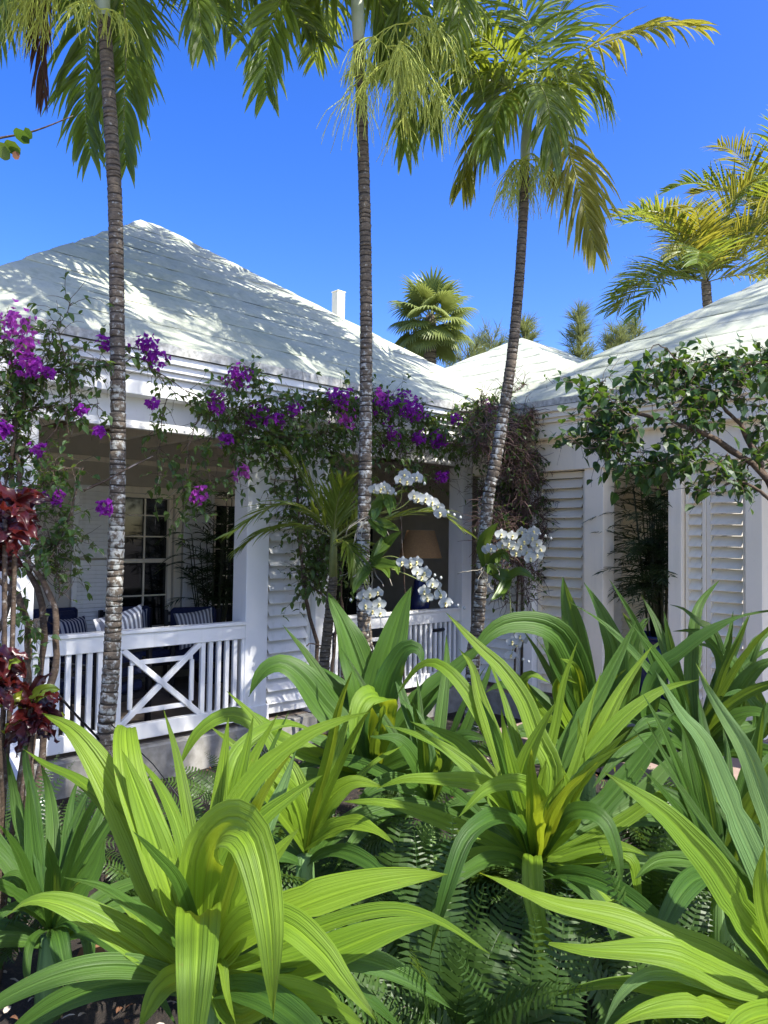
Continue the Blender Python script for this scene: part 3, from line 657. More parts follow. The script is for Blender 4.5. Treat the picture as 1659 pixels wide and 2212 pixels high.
palm('rightmost tall palm leaning right, its full crown above the roof valley', [(1022, 1420, -.1), (1030, 1370, 0), (1040, 1250, 0), (1054, 1080, 0), (1070, 1000, 0), (1090, 880, 0), (1108, 750, 0), (1122, 600, 0), (1131, 450, 0), (1134, 345, 0)],
     [(1134, 350), (1136, 310), (1139, 270), (1142, 200)], 7.2, .066, .042,
     [([(1141, 215, 0), (1080, 180, -.1), (1010, 170, -.2), (955, 195, -.3), (930, 260, -.3)], None, dict(ll=.85, droop=2.2, lw=.055, spread=(62, 20), n=52)),
      ([(1141, 215, 0), (1200, 150, 0), (1260, 108, .05), (1320, 88, .1), (1400, 62, .15), (1470, 55, .2), (1510, 62, .2)], 'palmyel', dict(ll=.58, droop=1.1, lw=.048, spread=(55, 14), start=.35, split=.75)),
      ([(1141, 215, 0), (1195, 255, -.1), (1238, 360, -.2), (1268, 470, -.25), (1284, 530, -.25)], 'palmyel', dict(ll=.75, droop=1.6, lw=.055, spread=(55, 16), n=50)),
      ([(1141, 215, 0), (1210, 170, -.1), (1270, 160, -.2), (1305, 200, -.25)], None, dict(ll=.8, droop=2.3, lw=.055)),
      ([(1141, 215, 0), (1160, 120, .1), (1130, 20, .2), (1090, -40, .25)], None, dict(ll=.8, droop=1.6, lw=.055)),
      ([(1141, 215, 0), (1190, 110, .2), (1210, 20, .4), (1250, -60, .5)], None, dict(ll=.75, droop=1.5, lw=.055)),
      ([(1141, 215, 0), (1090, 130, -.2), (1040, 80, -.4), (970, 60, -.5), (920, 90, -.6)], None, dict(ll=.8, droop=2.0, lw=.055)),
      ([(1141, 215, 0), (1100, 200, -.3), (1070, 260, -.5), (1060, 330, -.55)], None, dict(ll=.65, droop=2.2, lw=.055, spread=(58, 20))),
      ([(1141, 215, 0), (1160, 180, -.3), (1185, 230, -.55), (1190, 330, -.6)], None, dict(ll=.65, droop=2.2, lw=.055, spread=(58, 20))),
      ([(1141, 215, 0), (1080, 230, .3), (1030, 320, .45), (1000, 400, .5)], 'palmyel', dict(ll=.7, droop=1.9, spread=(55, 18), lw=.05)),
      ([(1141, 215, 0), (1060, 150, .2), (1000, 60, .4), (960, -20, .5)], None, dict(ll=.75, droop=1.9, lw=.055))],
     [(1140, 335, -.1, 5, 1.3, .62), (1150, 345, -.1, 4, 1.3, .6), (1120, 345, -.1, 3, 1.2, .55)], [(30, 45, 1.6, .3), (270, 35, 1.6, .3)], 13)

# background palms
def bg_palm(label, x, y, d, n, seed, leafm, ln, yb=None, dr=.35, lw=.05):
    rg = random.Random(seed); top = D(x, y, d); base = Vector((top.x + .3, top.y, GZ)); t = at_base('palm_tree', label, 'palm tree', base)
    mb = MB(); ringed_trunk(mb, [Vector((0, 0, 0)), (top - base) * .5 + Vector((.05, 0, 0)), top - base], .1, .075, .09, 10); part('trunk', mb, [M['bark'], M['scar']], t, True)
    for i in range(n):
        az = rg.uniform(0, 6.283) if i > 5 else i * 1.05; el = rad(rg.uniform(15, 75)); q = top.copy(); dd = Vector((math.cos(az) * math.cos(el), math.sin(az) * math.cos(el), math.sin(el))); P = [q - base]; l2 = ln * rg.uniform(.8, 1.1)
        for k in range(6):
            q = q + dd * l2 / 6; P.append(q - base); dd = (dd + Vector((0, 0, -dr * (.3 + .22 * k)))).normalized()
        mb = MB(); frond(mb, P, n=46, seed=seed * 7 + i, ll=.75, lw=lw, droop=.7, spread=(60, 25), lift=.35, segs=4); part('frond', mb, [M[leafm if rg.random() < .5 else 'palm'], M['rachis']], t)
bg_palm('yellowish feather palm above the right roof slope', 1525, 610, 12.5, 20, 31, 'palmyel', 2.0)
bg_palm('green feather palm cut by the right picture edge above the roof', 1675, 500, 13.5, 20, 32, 'palmyel', 2.1)
def fan_palm():
    rg = random.Random(5); top = D(930, 690, 16.5); base = Vector((top.x, top.y, GZ)); t = at_base('fan_palm', 'fan palm with drooping round leaves beyond the left roof', 'palm tree', base)
    mb = MB(); ringed_trunk(mb, [Vector((0, 0, 0)), (top - base) * .6, top - base], .16, .13, .1, 10); part('trunk', mb, [M['bark'], M['scar']], t, True)
    for i in range(30):
        az = i * 2.399; el = rad(80 - 130 * (i / 29)); dd = Vector((math.cos(az) * math.cos(el), math.sin(az) * math.cos(el), math.sin(el)))
        h0 = top - base; pl = rg.uniform(.45, .62); hub = h0 + dd * pl + Vector((0, 0, -.06 * (1 - dd.z)))
        mb = MB(); mb.tube([h0, h0 + dd * pl * .5 + Vector((0, 0, .03)), hub], [.015, .012, .01], 5, 1)
        T = (dd + Vector((0, 0, -.25))).normalized(); S = T.cross(Vector((0, 0, 1))); S = S.normalized() if S.length > .1 else Vector((1, 0, 0)); N = S.cross(T)
        rl = rg.uniform(.55, .72)
        for k in range(30):
            th = rad(-120 + 240 * k / 29); e = (T * math.cos(th) + S * math.sin(th) + N * .12 * math.cos(th * 2)).normalized(); l = rl * (1 - .22 * abs(th) / 2.1) * rg.uniform(.92, 1.05)
            q = hub.copy(); w = (S * math.cos(th) - T * math.sin(th)).normalized(); vs = []; uv = []
            for s in range(6):
                v = s / 5; wd = l * .052 * (min(1, v / .5) * .95 + .05) * (1 - max(0, (v - .5) / .5) ** 1.3) + .001
                n2 = w.cross(e).normalized(); vs += [q - w * wd, q + n2 * wd * .5, q + w * wd]; uv += [(0, v), (.5, v), (1, v)]
                e = (e + Vector((0, 0, -.10 - .5 * max(0, v - .35)))).normalized(); q = q + e * l / 5
            mb.add(vs, [f for s in range(5) for f in ((s * 3, s * 3 + 1, s * 3 + 4, s * 3 + 3), (s * 3 + 1, s * 3 + 2, s * 3 + 5, s * 3 + 4))], uv)
        part('fan_leaf', mb, [M['fanpalm'], M['rachis']], t)
fan_palm()
def casuarina(label, x, ytop, d, w, seed, hz=6.):
    rg = random.Random(seed); top = D(x, ytop, d); base = Vector((top.x, top.y, GZ)); t = at_base('casuarina_tree', label, 'tree', base, None)
    Ht = top.z - GZ; mb = MB(); mb.tube([(0, 0, 0), (.05, 0, Ht * .5), (0, 0, Ht * .98)], [.12, .07, .012], 7); part('trunk', mb, M['twig'], t, True)
    mb = MB(); lm = MB()
    for i in range(230):
        u = rg.random() ** .8; z = Ht * (1 - .62 * u) ; r = w * 1.35 * (.16 + .95 * u ** .8) * rg.uniform(.3, 1.1); az = rg.uniform(0, 6.283); d1 = Vector((math.cos(az), math.sin(az), rg.uniform(.3, .9)))
        p0 = Vector((0, 0, z - .25)); p1 = p0 + d1 * r; lm.tube([p0, p0.lerp(p1, .5) + Vector((0, 0, -.03)), p1], [.012, .008, .004], 3, cap=False)
        for k in range(30):
            q = p0.lerp(p1, rg.uniform(.25, 1.05)); e = (d1 * .6 + Vector((rg.uniform(-1, 1), rg.uniform(-1, 1), rg.uniform(-.1, 1.3)))).normalized(); l = rg.uniform(.22, .5)
            s = e.cross(Vector((rg.random(), rg.random(), .3))).normalized() * .006; m = q + e * l * .6; n = q + e * l + Vector((0, 0, -.04))
            mb.add([q - s, q + s, m + s * .8, m - s * .8, n], [(0, 1, 2, 3), (3, 2, 4)], [(0, 0), (1, 0), (1, .6), (0, .6), (.5, .9)])
    part('branches', lm, M['twig'], t, kind='stuff'); part('crown', mb, M['casuarina'], t, kind='stuff')
casuarina('feathery tree just right of the fan palm', 1010, 740, 20, 1.5, 41)
casuarina('low feathery tree between the fan palm and the rightmost palm trunk', 1062, 715, 21, 1.4, 42)
casuarina('feathery tree right beside the rightmost palm trunk', 1130, 672, 19, .75, 43)
casuarina('slim lone feathery tree above the rear white roof', 1249, 658, 18, .55, 44)
casuarina('feathery tree left of the yellowish palm, above the right roof', 1330, 700, 20, .8, 45)
casuarina('taller feathery tree partly behind the yellowish palm', 1372, 668, 21, .9, 46)
# tall palms beside the viewer, out of the picture, whose crowns shade the veranda front
for i, (bx, by, cx, cy, cz) in enumerate(((2.0, 1.9, 1.7, 2.3, 8.2), (3.1, 3.0, 3.0, 3.4, 8.5), (4.2, 4.0, 4.3, 4.6, 8.7), (2.9, -1.9, 3.0, -1.8, 8.2), (8.3, 4.0, 8.5, 4.4, 12.0))):
    rg2 = random.Random(300 + i); base = Vector((bx, by, GZ)); top = Vector((cx, cy, cz)) - base
    t = at_base('palm_tree', ('tall palm nearest the viewer on the right', 'tall palm before the right pavilion steps', 'tall leaning palm over the right pavilion eave', 'tall palm standing farther right of the viewer', 'very tall palm beyond the pavilion end', 'farther palm behind the viewer on the right')[i] + ', outside the view', 'palm tree', base)
    mb = MB(); ringed_trunk(mb, [Vector((0, 0, 0)), top * .5 + Vector((-.05, 0, 0)), top], .075, .05, .06, 10); part('trunk', mb, [M['bark'], M['scar']], t, True)
    for k in range((15, 15, 15, 7, 8)[i]):
        az = k * 2.399; el = rad(rg2.uniform(5, 65)); d = Vector((math.cos(az) * math.cos(el), math.sin(az) * math.cos(el), math.sin(el))); q = top.copy(); P = [q.copy()]
        for s in range(6): q = q + d * 2.3 / 6; P.append(q.copy()); d = (d + Vector((0, 0, -.12 - .09 * s))).normalized()
        mb = MB(); frond(mb, P, n=46, ll=.62, lw=.045, seed=900 + i * 30 + k, segs=4); part('frond', mb, [M['palm'], M['rachis']], t)
# ================================================================== LILIES (broad strap leaves)
def strap(mb, pts, w, rg, n=26, fold=.20, wav=.05, toward=.75, twist=0.):
    c = cat(pts, n); L = sum((c[i + 1] - c[i]).length for i in range(n - 1)); vs = []; uv = []; Sp = None
    bite = rg.uniform(.35, .85) if rg.random() < .3 else 0; ph = rg.uniform(0, 6.28); fr = rg.uniform(2.0, 3.6)
    camp = Vector((0, 0, CZ)); cols = (-1, -.8, -.58, -.38, -.18, 0, .18, .38, .58, .8, 1); pleat = (0, .05, -.03, .05, -.03, -.09, -.03, .05, -.03, .05, 0)
    for i in range(n):
        v = i / (n - 1); T = (c[min(n - 1, i + 1)] - c[max(0, i - 1)]).normalized()
        ref = ((camp - c[i]).normalized() * toward + Vector((0, 0, 1)) * .55).normalized()
        S = T.cross(ref); S = S.normalized() if S.length > .12 else (Sp or Vector((1, 0, 0)))
        if Sp is not None:
            if S.dot(Sp) < 0: S = -S
            S = (S * .35 + Sp * .65); S = (S - T * S.dot(T)).normalized()
        Sp = S
        tw = twist * v; N = S.cross(T).normalized(); S2 = S * math.cos(tw) + N * math.sin(tw); N2 = S2.cross(T).normalized()
        if N2.dot(ref) < 0: N2 = -N2
        pr = (.42 + .58 * min(1, v / .32) ** .8) * max(0, 1 - max(0, (v - .42) / .58) ** 1.9) ** .95
        h = w * .5 * pr
        if bite and abs(v - bite) < .03: h *= .72 + 9 * abs(v - bite)
        for ci, u in enumerate(cols):
            z = fold * h * (abs(u) ** 1.3) * (1.25 - .6 * v) + wav * w * math.sin(v * 6.28 * fr + ph + (1.6 if u > 0 else 0)) * abs(u) ** 2 * min(1, v * 3) + pleat[ci] * h * 1.3
            vs.append(c[i] + S2 * (u * h * (1 - .06 * fold)) + N2 * z); uv.append((.5 + .5 * u, v))
    k = len(cols); fs = [(i * k + j, i * k + j + 1, (i + 1) * k + j + 1, (i + 1) * k + j) for i in range(n - 1) for j in range(k - 1)]
    mb.add(vs, fs, uv)
LILIES = 0
def lily(label, x, y, dep, leaves, mat, seed, dscale=1.0, wf=None, extra=None):
    rg = random.Random(seed); b = D(x, y, dep); base = Vector((b.x, b.y, GZ - .04))
    t = at_base('spider_lily', label, 'plant', base)
    mb = MB(); mb.tube([Vector((0, 0, 0)), (b - base) * .5, (b - base) + Vector((0, 0, -.02))], [.06, .055, .04], 10); part('stem', mb, M['lilypale'], t, True)
    for lf in leaves:
        pts, w, dt = lf[0], lf[1], lf[2]; mk = lf[3] if len(lf) > 3 and lf[3] else mat; n = len(pts); Ps = []
        for i, q in enumerate(pts):
            u = i / (n - 1); dd = dep + (dt * (u ** .8)) * dscale if not isinstance(dt, (list, tuple)) else dep + dt[i]
            Ps.append(D(q[0], q[1], dd) - base)
        dm = dep + (dt * .5 if not isinstance(dt, (list, tuple)) else dt[n // 2])
        # world-space frame for facing: shift the camera by the base
        mb = MB(); strap_local(mb, Ps, ml(w * (wf or (1.02 if dep < 3 else .88)), dm), rg, base, mk); part('leaf', mb, M[mk], t, True)
    for k in range(extra if extra is not None else (16 if dep > 3 else 8)):              # younger leaves filling the rosette
        az = k * 2.399 + rg.random(); l = rg.uniform(.5, .85) * dep ** .15; d = Vector((math.cos(az) * .55, math.sin(az) * .55, rg.uniform(.8, 1.6))).normalized(); q = b - base; Ps = [q.copy()]; dr = rg.uniform(.02, .22)
        for s_ in range(5): q = q + d * l / 5; Ps.append(q.copy()); d = (d + Vector((rg.uniform(-.12, .12), rg.uniform(-.12, .12), -dr))).normalized()
        mk = rg.choice((mat, mat, 'lilyshade')); mb = MB(); strap_local(mb, Ps, rg.uniform(.035, .07), rg, base, mk); part('leaf', mb, M[mk], t, True)
    for k in range(6):              # old low leaves that arch to the ground round the stem, in the shade-darkened green
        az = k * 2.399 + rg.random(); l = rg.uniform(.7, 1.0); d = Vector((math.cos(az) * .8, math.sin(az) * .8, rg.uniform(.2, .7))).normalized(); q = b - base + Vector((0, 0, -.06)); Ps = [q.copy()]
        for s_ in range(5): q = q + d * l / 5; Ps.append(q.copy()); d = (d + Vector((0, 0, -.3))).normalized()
        mb = MB(); strap_local(mb, Ps, rg.uniform(.07, .095), rg, base, 'lilyshade'); part('leaf', mb, M['lilyshade'], t, True)
    return t
def strap_local(mb, Ps, w, rg, base, mk):
    global CZ_off
    m2 = MB(); strap(m2, [p + base for p in Ps], w, rg, fold=rg.uniform(.14, .30), wav=rg.uniform(.02, .075), toward=rg.uniform(.55, 1.0), twist=rg.uniform(-.5, .5))
    mb.v = [(v[0] - base.x, v[1] - base.y, v[2] - base.z) for v in m2.v]; mb.f = m2.f; mb.uv = m2.uv; mb.mi = m2.mi

P_, K_ = 'lilypale', 'lilyshade'
lily('large bright green strap-leaved lily filling the lower left foreground', 440, 2110, 2.45, [
    ([(440, 2090), (375, 2005), (312, 1850), (243, 1700), (165, 1585), (90, 1540)], 80, .25),
    ([(440, 2090), (392, 2000), (335, 1830), (287, 1700), (272, 1610), (272, 1572), (280, 1585), (287, 1640)], 70, [0, .02, .06, .12, .2, .3, .4, .45]),
    ([(440, 2090), (388, 2010), (345, 1850), (300, 1720), (262, 1618)], 66, .1),
    ([(440, 2090), (415, 1950), (388, 1800), (345, 1700), (285, 1622)], 34, .3),
    ([(440, 2090), (448, 1950), (462, 1830), (477, 1700), (494, 1545)], 40, .3),
    ([(440, 2090), (452, 1930), (480, 1800), (535, 1660), (600, 1543)], 40, .35),
    ([(445, 2090), (448, 1930), (492, 1770), (560, 1668), (650, 1595), (730, 1558), (803, 1537)], 46, .2),
    ([(450, 2090), (462, 1900), (500, 1670), (540, 1600), (620, 1562), (705, 1590)], 52, .55),
    ([(450, 2090), (470, 1920), (545, 1790), (630, 1718), (700, 1672)], 46, .15),
    ([(455, 2090), (500, 1990), (580, 1865), (650, 1785)], 52, .15),
    ([(455, 2090), (505, 1960), (565, 1810), (610, 1700), (643, 1615)], 46, .4, P_),
    ([(445, 2090), (432, 1990), (438, 1880), (456, 1822), (496, 1784), (545, 1815), (582, 1990), (592, 2200)], 108, [0, -.02, -.06, -.12, -.22, -.32, -.42, -.48]),
    ([(435, 2095), (380, 2095), (275, 2025), (175, 1968), (100, 1945), (50, 1952), (12, 1980)], 74, -.1),
    ([(440, 2090), (395, 2065), (325, 2000), (232, 1915)], 46, -.05),
    ([(440, 2090), (432, 1985), (428, 1985), (424, 2080), (416, 2212), (405, 2380)], 100, [0, -.12, -.25, -.38, -.46, -.52]),
    ([(450, 2095), (520, 1995), (610, 1988), (690, 2050), (745, 2120), (818, 2210)], 72, -.35),
    ([(450, 2095), (530, 2020), (640, 1960), (760, 1918), (880, 1895), (968, 1888)], 78, .05),
    ([(450, 2100), (545, 2070), (680, 2005), (830, 1965), (940, 1985), (1060, 2062)], 38, -.2),
    ([(450, 2100), (540, 2110), (650, 2085), (760, 2040), (860, 2003), (955, 1990)], 78, .0),
    ([(450, 2100), (510, 2190), (600, 2148), (700, 2165), (800, 2225)], 74, -.3),
    ([(450, 2100), (478, 2080), (490, 2150), (510, 2215)], 20, -.2),
    ([(440, 2100), (400, 2110), (345, 2140), (300, 2225)], 66, -.3),
    ([(450, 2100), (482, 2070), (515, 2030), (525, 1985)], 52, -.05),
    ([(450, 2100), (560, 2130), (690, 2150), (775, 2215)], 46, -.1),
    ([(440, 2090), (330, 1880), (230, 1740), (165, 1682), (100, 1652), (50, 1618)], 40, .5),
    ([(440, 2090), (455, 1990), (470, 1900), (500, 1840)], 46, .1),
    ([(445, 2090), (415, 1990), (398, 1900), (412, 1800)], 40, .05),
    ([(440, 2100), (400, 2010), (360, 1960), (340, 1910)], 40, -.05),
], 'lily', 101)
lily('broad lily spraying many leaves right of centre', 1155, 1870, 3.3, [
    ([(1155, 1860), (1105, 1700), (1065, 1590), (1035, 1500), (1020, 1440), (990, 1400)], 46, .3),
    ([(1155, 1860), (1195, 1680), (1160, 1590), (1130, 1510), (1080, 1440), (1037, 1400), (962, 1322)], 50, .3),
    ([(1155, 1860), (1090, 1650), (1015, 1505), (952, 1437), (905, 1440), (855, 1505)], 40, .45),
    ([(1160, 1860), (1190, 1740), (1222, 1620), (1300, 1488), (1376, 1338)], 50, .4, K_),
    ([(1165, 1860), (1230, 1720), (1300, 1574), (1344, 1488), (1408, 1396)], 46, .3),
    ([(1165, 1860), (1200, 1760), (1245, 1675), (1300, 1600), (1363, 1535), (1431, 1490), (1510, 1468)], 42, .2),
    ([(1155, 1860), (1128, 1760), (1127, 1690), (1150, 1611), (1202, 1516)], 50, -.05),
    ([(1160, 1860), (1165, 1740), (1140, 1700), (1096, 1690), (1045, 1708), (990, 1766)], 48, -.3),
    ([(1150, 1860), (1110, 1760), (1050, 1697), (964, 1685), (880, 1682), (815, 1704)], 46, -.1),
    ([(1150, 1860), (1125, 1790), (1090, 1768), (1052, 1775), (1005, 1815), (972, 1905), (948, 1990), (925, 2079)], 58, [0, -.1, -.2, -.3, -.4, -.48, -.5, -.52], K_),
    ([(1150, 1860), (1060, 1815), (985, 1785), (909, 1757), (826, 1733), (743, 1732)], 46, .05),
    ([(1155, 1850), (1150, 1858), (1156, 1960), (1178, 2065), (1194, 2195)], 52, [0, -.2, -.32, -.38, -.4]),
    ([(1165, 1860), (1220, 1868), (1275, 1905), (1350, 1969), (1433, 2024), (1505, 2065)], 56, -.2),
    ([(1165, 1860), (1215, 1770), (1265, 1752), (1310, 1778), (1335, 1850), (1342, 1925)], 46, -.3, K_),
    ([(1160, 1860), (1200, 1810), (1238, 1760), (1215, 1655)], 50, -.1),
    ([(1170, 1860), (1220, 1810), (1290, 1755), (1370, 1660), (1460, 1535)], 60, .3, K_),
    ([(1165, 1865), (1270, 1832), (1340, 1828), (1402, 1850)], 40, -.15),
    ([(1165, 1865), (1280, 1850), (1372, 1853), (1460, 1863), (1533, 1919), (1575, 1995)], 30, -.1, P_),
    ([(1165, 1865), (1280, 1850), (1360, 1855), (1376, 1920), (1382, 1978)], 44, -.15),
    ([(1170, 1860), (1320, 1790), (1420, 1726), (1488, 1709), (1543, 1725), (1582, 1750)], 36, .0),
    ([(1150, 1860), (1090, 1760), (990, 1640), (900, 1588), (833, 1568)], 38, .3),
    ([(1150, 1860), (1110, 1780), (1052, 1687), (1002, 1612), (950, 1583), (885, 1558)], 46, .35),
    ([(1155, 1860), (1140, 1750), (1120, 1650), (1090, 1560)], 44, .3, K_),
    ([(1160, 1860), (1180, 1760), (1195, 1660), (1240, 1560)], 44, .35),
    ([(1160, 1860), (1175, 1790), (1165, 1720), (1180, 1640)], 36, .05),
    ([(1155, 1860), (1100, 1850), (1020, 1850), (950, 1900)], 44, -.1),
    ([(1150, 1860), (1080, 1840), (1000, 1790), (930, 1790)], 40, .1, K_),
    ([(1165, 1860), (1260, 1790), (1360, 1740), (1450, 1650), (1530, 1600)], 50, .45, K_),
    ([(1160, 1865), (1230, 1900), (1300, 1960), (1340, 2060)], 44, -.3, K_),
    ([(1165, 1860), (1210, 1780), (1245, 1700), (1255, 1620), (1248, 1545)], 34, .15),
], 'lily', 102)
lily('pale edged lily leaning in from the right picture edge', 1745, 2200, 2.35, [
    ([(1745, 2190), (1659, 2050), (1604, 1980), (1544, 1880), (1488, 1814), (1422, 1748), (1306, 1668)], 72, .0),
    ([(1745, 2190), (1659, 2148), (1571, 2118), (1461, 2068), (1350, 2057), (1268, 2052), (1185, 2038)], 76, -.1),
    ([(1745, 2190), (1660, 1930), (1600, 1790), (1560, 1690), (1520, 1600), (1470, 1540), (1415, 1448)], 56, .1, P_),
    ([(1760, 2190), (1690, 1860), (1640, 1700), (1610, 1620), (1570, 1555), (1530, 1490), (1502, 1430)], 52, .15, P_),
    ([(1745, 2190), (1580, 2085), (1460, 2035), (1350, 1990), (1210, 1958), (1100, 1913), (1036, 1886)], 66, .1),
    ([(1745, 2200), (1600, 2200), (1500, 2173), (1400, 2185), (1310, 2225)], 60, -.25),
    ([(1745, 2200), (1600, 2150), (1490, 2112), (1400, 2105), (1340, 2150), (1300, 2225)], 36, -.1, P_),
    ([(1755, 2190), (1665, 2020), (1642, 1910), (1652, 1825)], 48, -.05),
    ([(1745, 2195), (1620, 2160), (1500, 2150), (1380, 2130), (1290, 2128), (1200, 2152)], 50, .05),
    ([(1750, 2190), (1700, 1960), (1665, 1850), (1600, 1760), (1570, 1700)], 50, .2, P_),
    ([(1745, 2200), (1690, 2110), (1600, 2030), (1560, 1950)], 46, .2, K_),
    ([(1745, 2210), (1660, 2190), (1590, 2220), (1560, 2280)], 60, -.4),
    ([(1745, 2190), (1700, 2080), (1690, 1950), (1700, 1800)], 56, .0),
], 'lily', 103)
lily('dark broad-leaved lily behind, before the louvred panel and second railing', 805, 1680, 4.4, [
    ([(805, 1660), (800, 1560), (785, 1480), (760, 1400), (735, 1335), (708, 1282)], 76, .1),
    ([(808, 1660), (806, 1570), (826, 1470), (850, 1380), (871, 1310), (889, 1266)], 72, .1),
    ([(800, 1660), (770, 1600), (703, 1530), (650, 1462), (607, 1434), (568, 1452), (538, 1505)], 66, -.1),
    ([(800, 1660), (780, 1590), (724, 1490), (690, 1450), (655, 1440)], 62, .3),
    ([(810, 1660), (815, 1590), (840, 1470), (874, 1404), (905, 1403), (914, 1442)], 56, -.2),
    ([(808, 1660), (825, 1570), (828, 1512), (798, 1503), (774, 1535), (761, 1632)], 56, -.45, 'lily'),
    ([(812, 1660), (835, 1620), (920, 1510), (990, 1440), (1045, 1392)], 56, .2),
    ([(800, 1670), (760, 1650), (710, 1610), (640, 1588)], 50, -.2),
    ([(800, 1670), (700, 1640), (600, 1600), (575, 1580), (500, 1543), (430, 1580), (384, 1662)], 42, -.35, 'lily'),
    ([(810, 1670), (880, 1640), (950, 1630), (1010, 1660)], 46, -.3),
    ([(806, 1660), (770, 1560), (758, 1500), (770, 1440)], 50, .25),
    ([(806, 1665), (860, 1590), (905, 1560), (960, 1570)], 44, .3),
    ([(800, 1670), (740, 1690), (650, 1680), (590, 1710)], 46, -.3),
], 'lilyshade', 104, wf=1.12, extra=3)
lily('dark lily behind with one tall pointed leaf, before the louvred corner', 1270, 1640, 4.5, [
    ([(1270, 1630), (1262, 1540), (1250, 1440), (1238, 1350), (1224, 1290), (1216, 1246)], 66, .1),
    ([(1275, 1630), (1300, 1560), (1332, 1430), (1309, 1349), (1283, 1293), (1262, 1258)], 50, .0),
    ([(1268, 1630), (1262, 1500), (1225, 1394), (1180, 1353), (1112, 1345), (1056, 1370), (1000, 1445)], 58, -.3),
    ([(1278, 1630), (1335, 1560), (1362, 1460), (1375, 1375), (1345, 1325)], 46, .2),
    ([(1265, 1630), (1235, 1550), (1202, 1430), (1172, 1350), (1148, 1312)], 34, .2),
    ([(1268, 1630), (1255, 1500), (1240, 1440), (1210, 1422)], 32, -.2, 'lily'),
    ([(1262, 1630), (1165, 1540), (1130, 1480), (1148, 1456), (1192, 1477)], 30, -.1, 'lily'),
    ([(1265, 1630), (1215, 1540), (1203, 1490), (1221, 1463), (1248, 1478)], 36, -.3, 'lily'),
    ([(1275, 1630), (1310, 1520), (1350, 1440), (1385, 1350), (1400, 1335)], 40, .1),
    ([(1268, 1640), (1200, 1590), (1130, 1580), (1080, 1610)], 42, -.2),
    ([(1278, 1640), (1340, 1600), (1400, 1590), (1450, 1630)], 42, -.2),
    ([(1262, 1630), (1210, 1560), (1150, 1500), (1090, 1480), (1040, 1500)], 44, .2),
], 'lilyshade', 105, wf=1.05, extra=8)
lily('dark arching lily at the right edge, before the cream shutters', 1500, 1620, 4.1, [
    ([(1500, 1620), (1400, 1560), (1425, 1450), (1470, 1412), (1530, 1366), (1590, 1335), (1680, 1318)], 48, -.2),
    ([(1510, 1620), (1560, 1480), (1543, 1371), (1506, 1341), (1476, 1315), (1447, 1306)], 30, .2),
    ([(1505, 1620), (1492, 1460), (1500, 1350), (1515, 1300), (1555, 1252)], 34, .3),
    ([(1515, 1620), (1600, 1540), (1590, 1440), (1540, 1400), (1480, 1388)], 36, .1),
    ([(1520, 1620), (1640, 1580), (1625, 1490), (1560, 1418)], 42, .1),
    ([(1520, 1620), (1650, 1580), (1610, 1500), (1545, 1508)], 32, -.2),
    ([(1510, 1620), (1560, 1450), (1520, 1372), (1490, 1362), (1452, 1364)], 26, .1),
    ([(1520, 1620), (1590, 1500), (1640, 1440), (1700, 1420)], 46, -.1),
    ([(1510, 1620), (1560, 1560), (1640, 1540), (1700, 1600)], 40, -.3),
    ([(1495, 1620), (1450, 1560), (1400, 1560), (1350, 1600)], 40, -.2),
    ([(1520, 1620), (1600, 1620), (1660, 1660), (1700, 1740)], 50, -.3),
    ([(1520, 1620), (1600, 1480), (1640, 1380), (1700, 1360)], 40, .2),
], 'lilyshade', 106)
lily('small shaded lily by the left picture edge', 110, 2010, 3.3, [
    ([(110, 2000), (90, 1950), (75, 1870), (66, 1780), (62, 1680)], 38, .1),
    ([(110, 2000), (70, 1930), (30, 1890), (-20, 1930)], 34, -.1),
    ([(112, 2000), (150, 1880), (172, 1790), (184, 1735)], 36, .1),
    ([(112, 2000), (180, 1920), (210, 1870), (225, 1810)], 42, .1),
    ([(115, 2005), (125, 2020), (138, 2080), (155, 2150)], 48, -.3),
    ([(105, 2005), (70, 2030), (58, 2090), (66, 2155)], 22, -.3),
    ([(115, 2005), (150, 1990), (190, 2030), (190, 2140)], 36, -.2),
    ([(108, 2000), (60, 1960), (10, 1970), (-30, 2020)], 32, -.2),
], 'lilyshade', 107)
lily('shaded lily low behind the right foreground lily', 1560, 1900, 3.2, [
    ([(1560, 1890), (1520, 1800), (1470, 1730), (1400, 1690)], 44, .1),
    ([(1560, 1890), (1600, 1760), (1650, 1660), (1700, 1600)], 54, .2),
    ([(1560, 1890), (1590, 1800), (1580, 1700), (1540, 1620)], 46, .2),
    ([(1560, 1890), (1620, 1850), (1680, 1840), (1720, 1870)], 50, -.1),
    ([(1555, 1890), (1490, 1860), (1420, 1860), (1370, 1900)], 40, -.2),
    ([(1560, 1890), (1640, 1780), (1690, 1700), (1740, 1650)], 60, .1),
], 'lilyshade', 108)

lily('young lily in the gap between the dark broad lily and the spraying lily', 930, 1740, 4.0, [
    ([(930, 1730), (900, 1650), (860, 1600), (800, 1590)], 44, -.1), ([(930, 1730), (960, 1640), (1000, 1590), (1060, 1600)], 42, -.2),
    ([(930, 1730), (925, 1640), (905, 1560), (870, 1510)], 44, .2), ([(930, 1730), (890, 1700), (830, 1690), (770, 1730)], 44, -.3)], 'lilyshade', 109, wf=1.0, extra=9)
lily('young lily in the gap behind the bright left lily', 660, 1840, 3.5, [
    ([(660, 1830), (640, 1740), (600, 1680), (540, 1670)], 42, -.1), ([(660, 1830), (700, 1740), (760, 1690), (830, 1700)], 42, -.1),
    ([(660, 1830), (655, 1740), (630, 1660), (590, 1620)], 42, .2), ([(660, 1830), (720, 1790), (780, 1780), (850, 1820)], 44, -.3)], 'lily', 110, wf=1.0, extra=9)
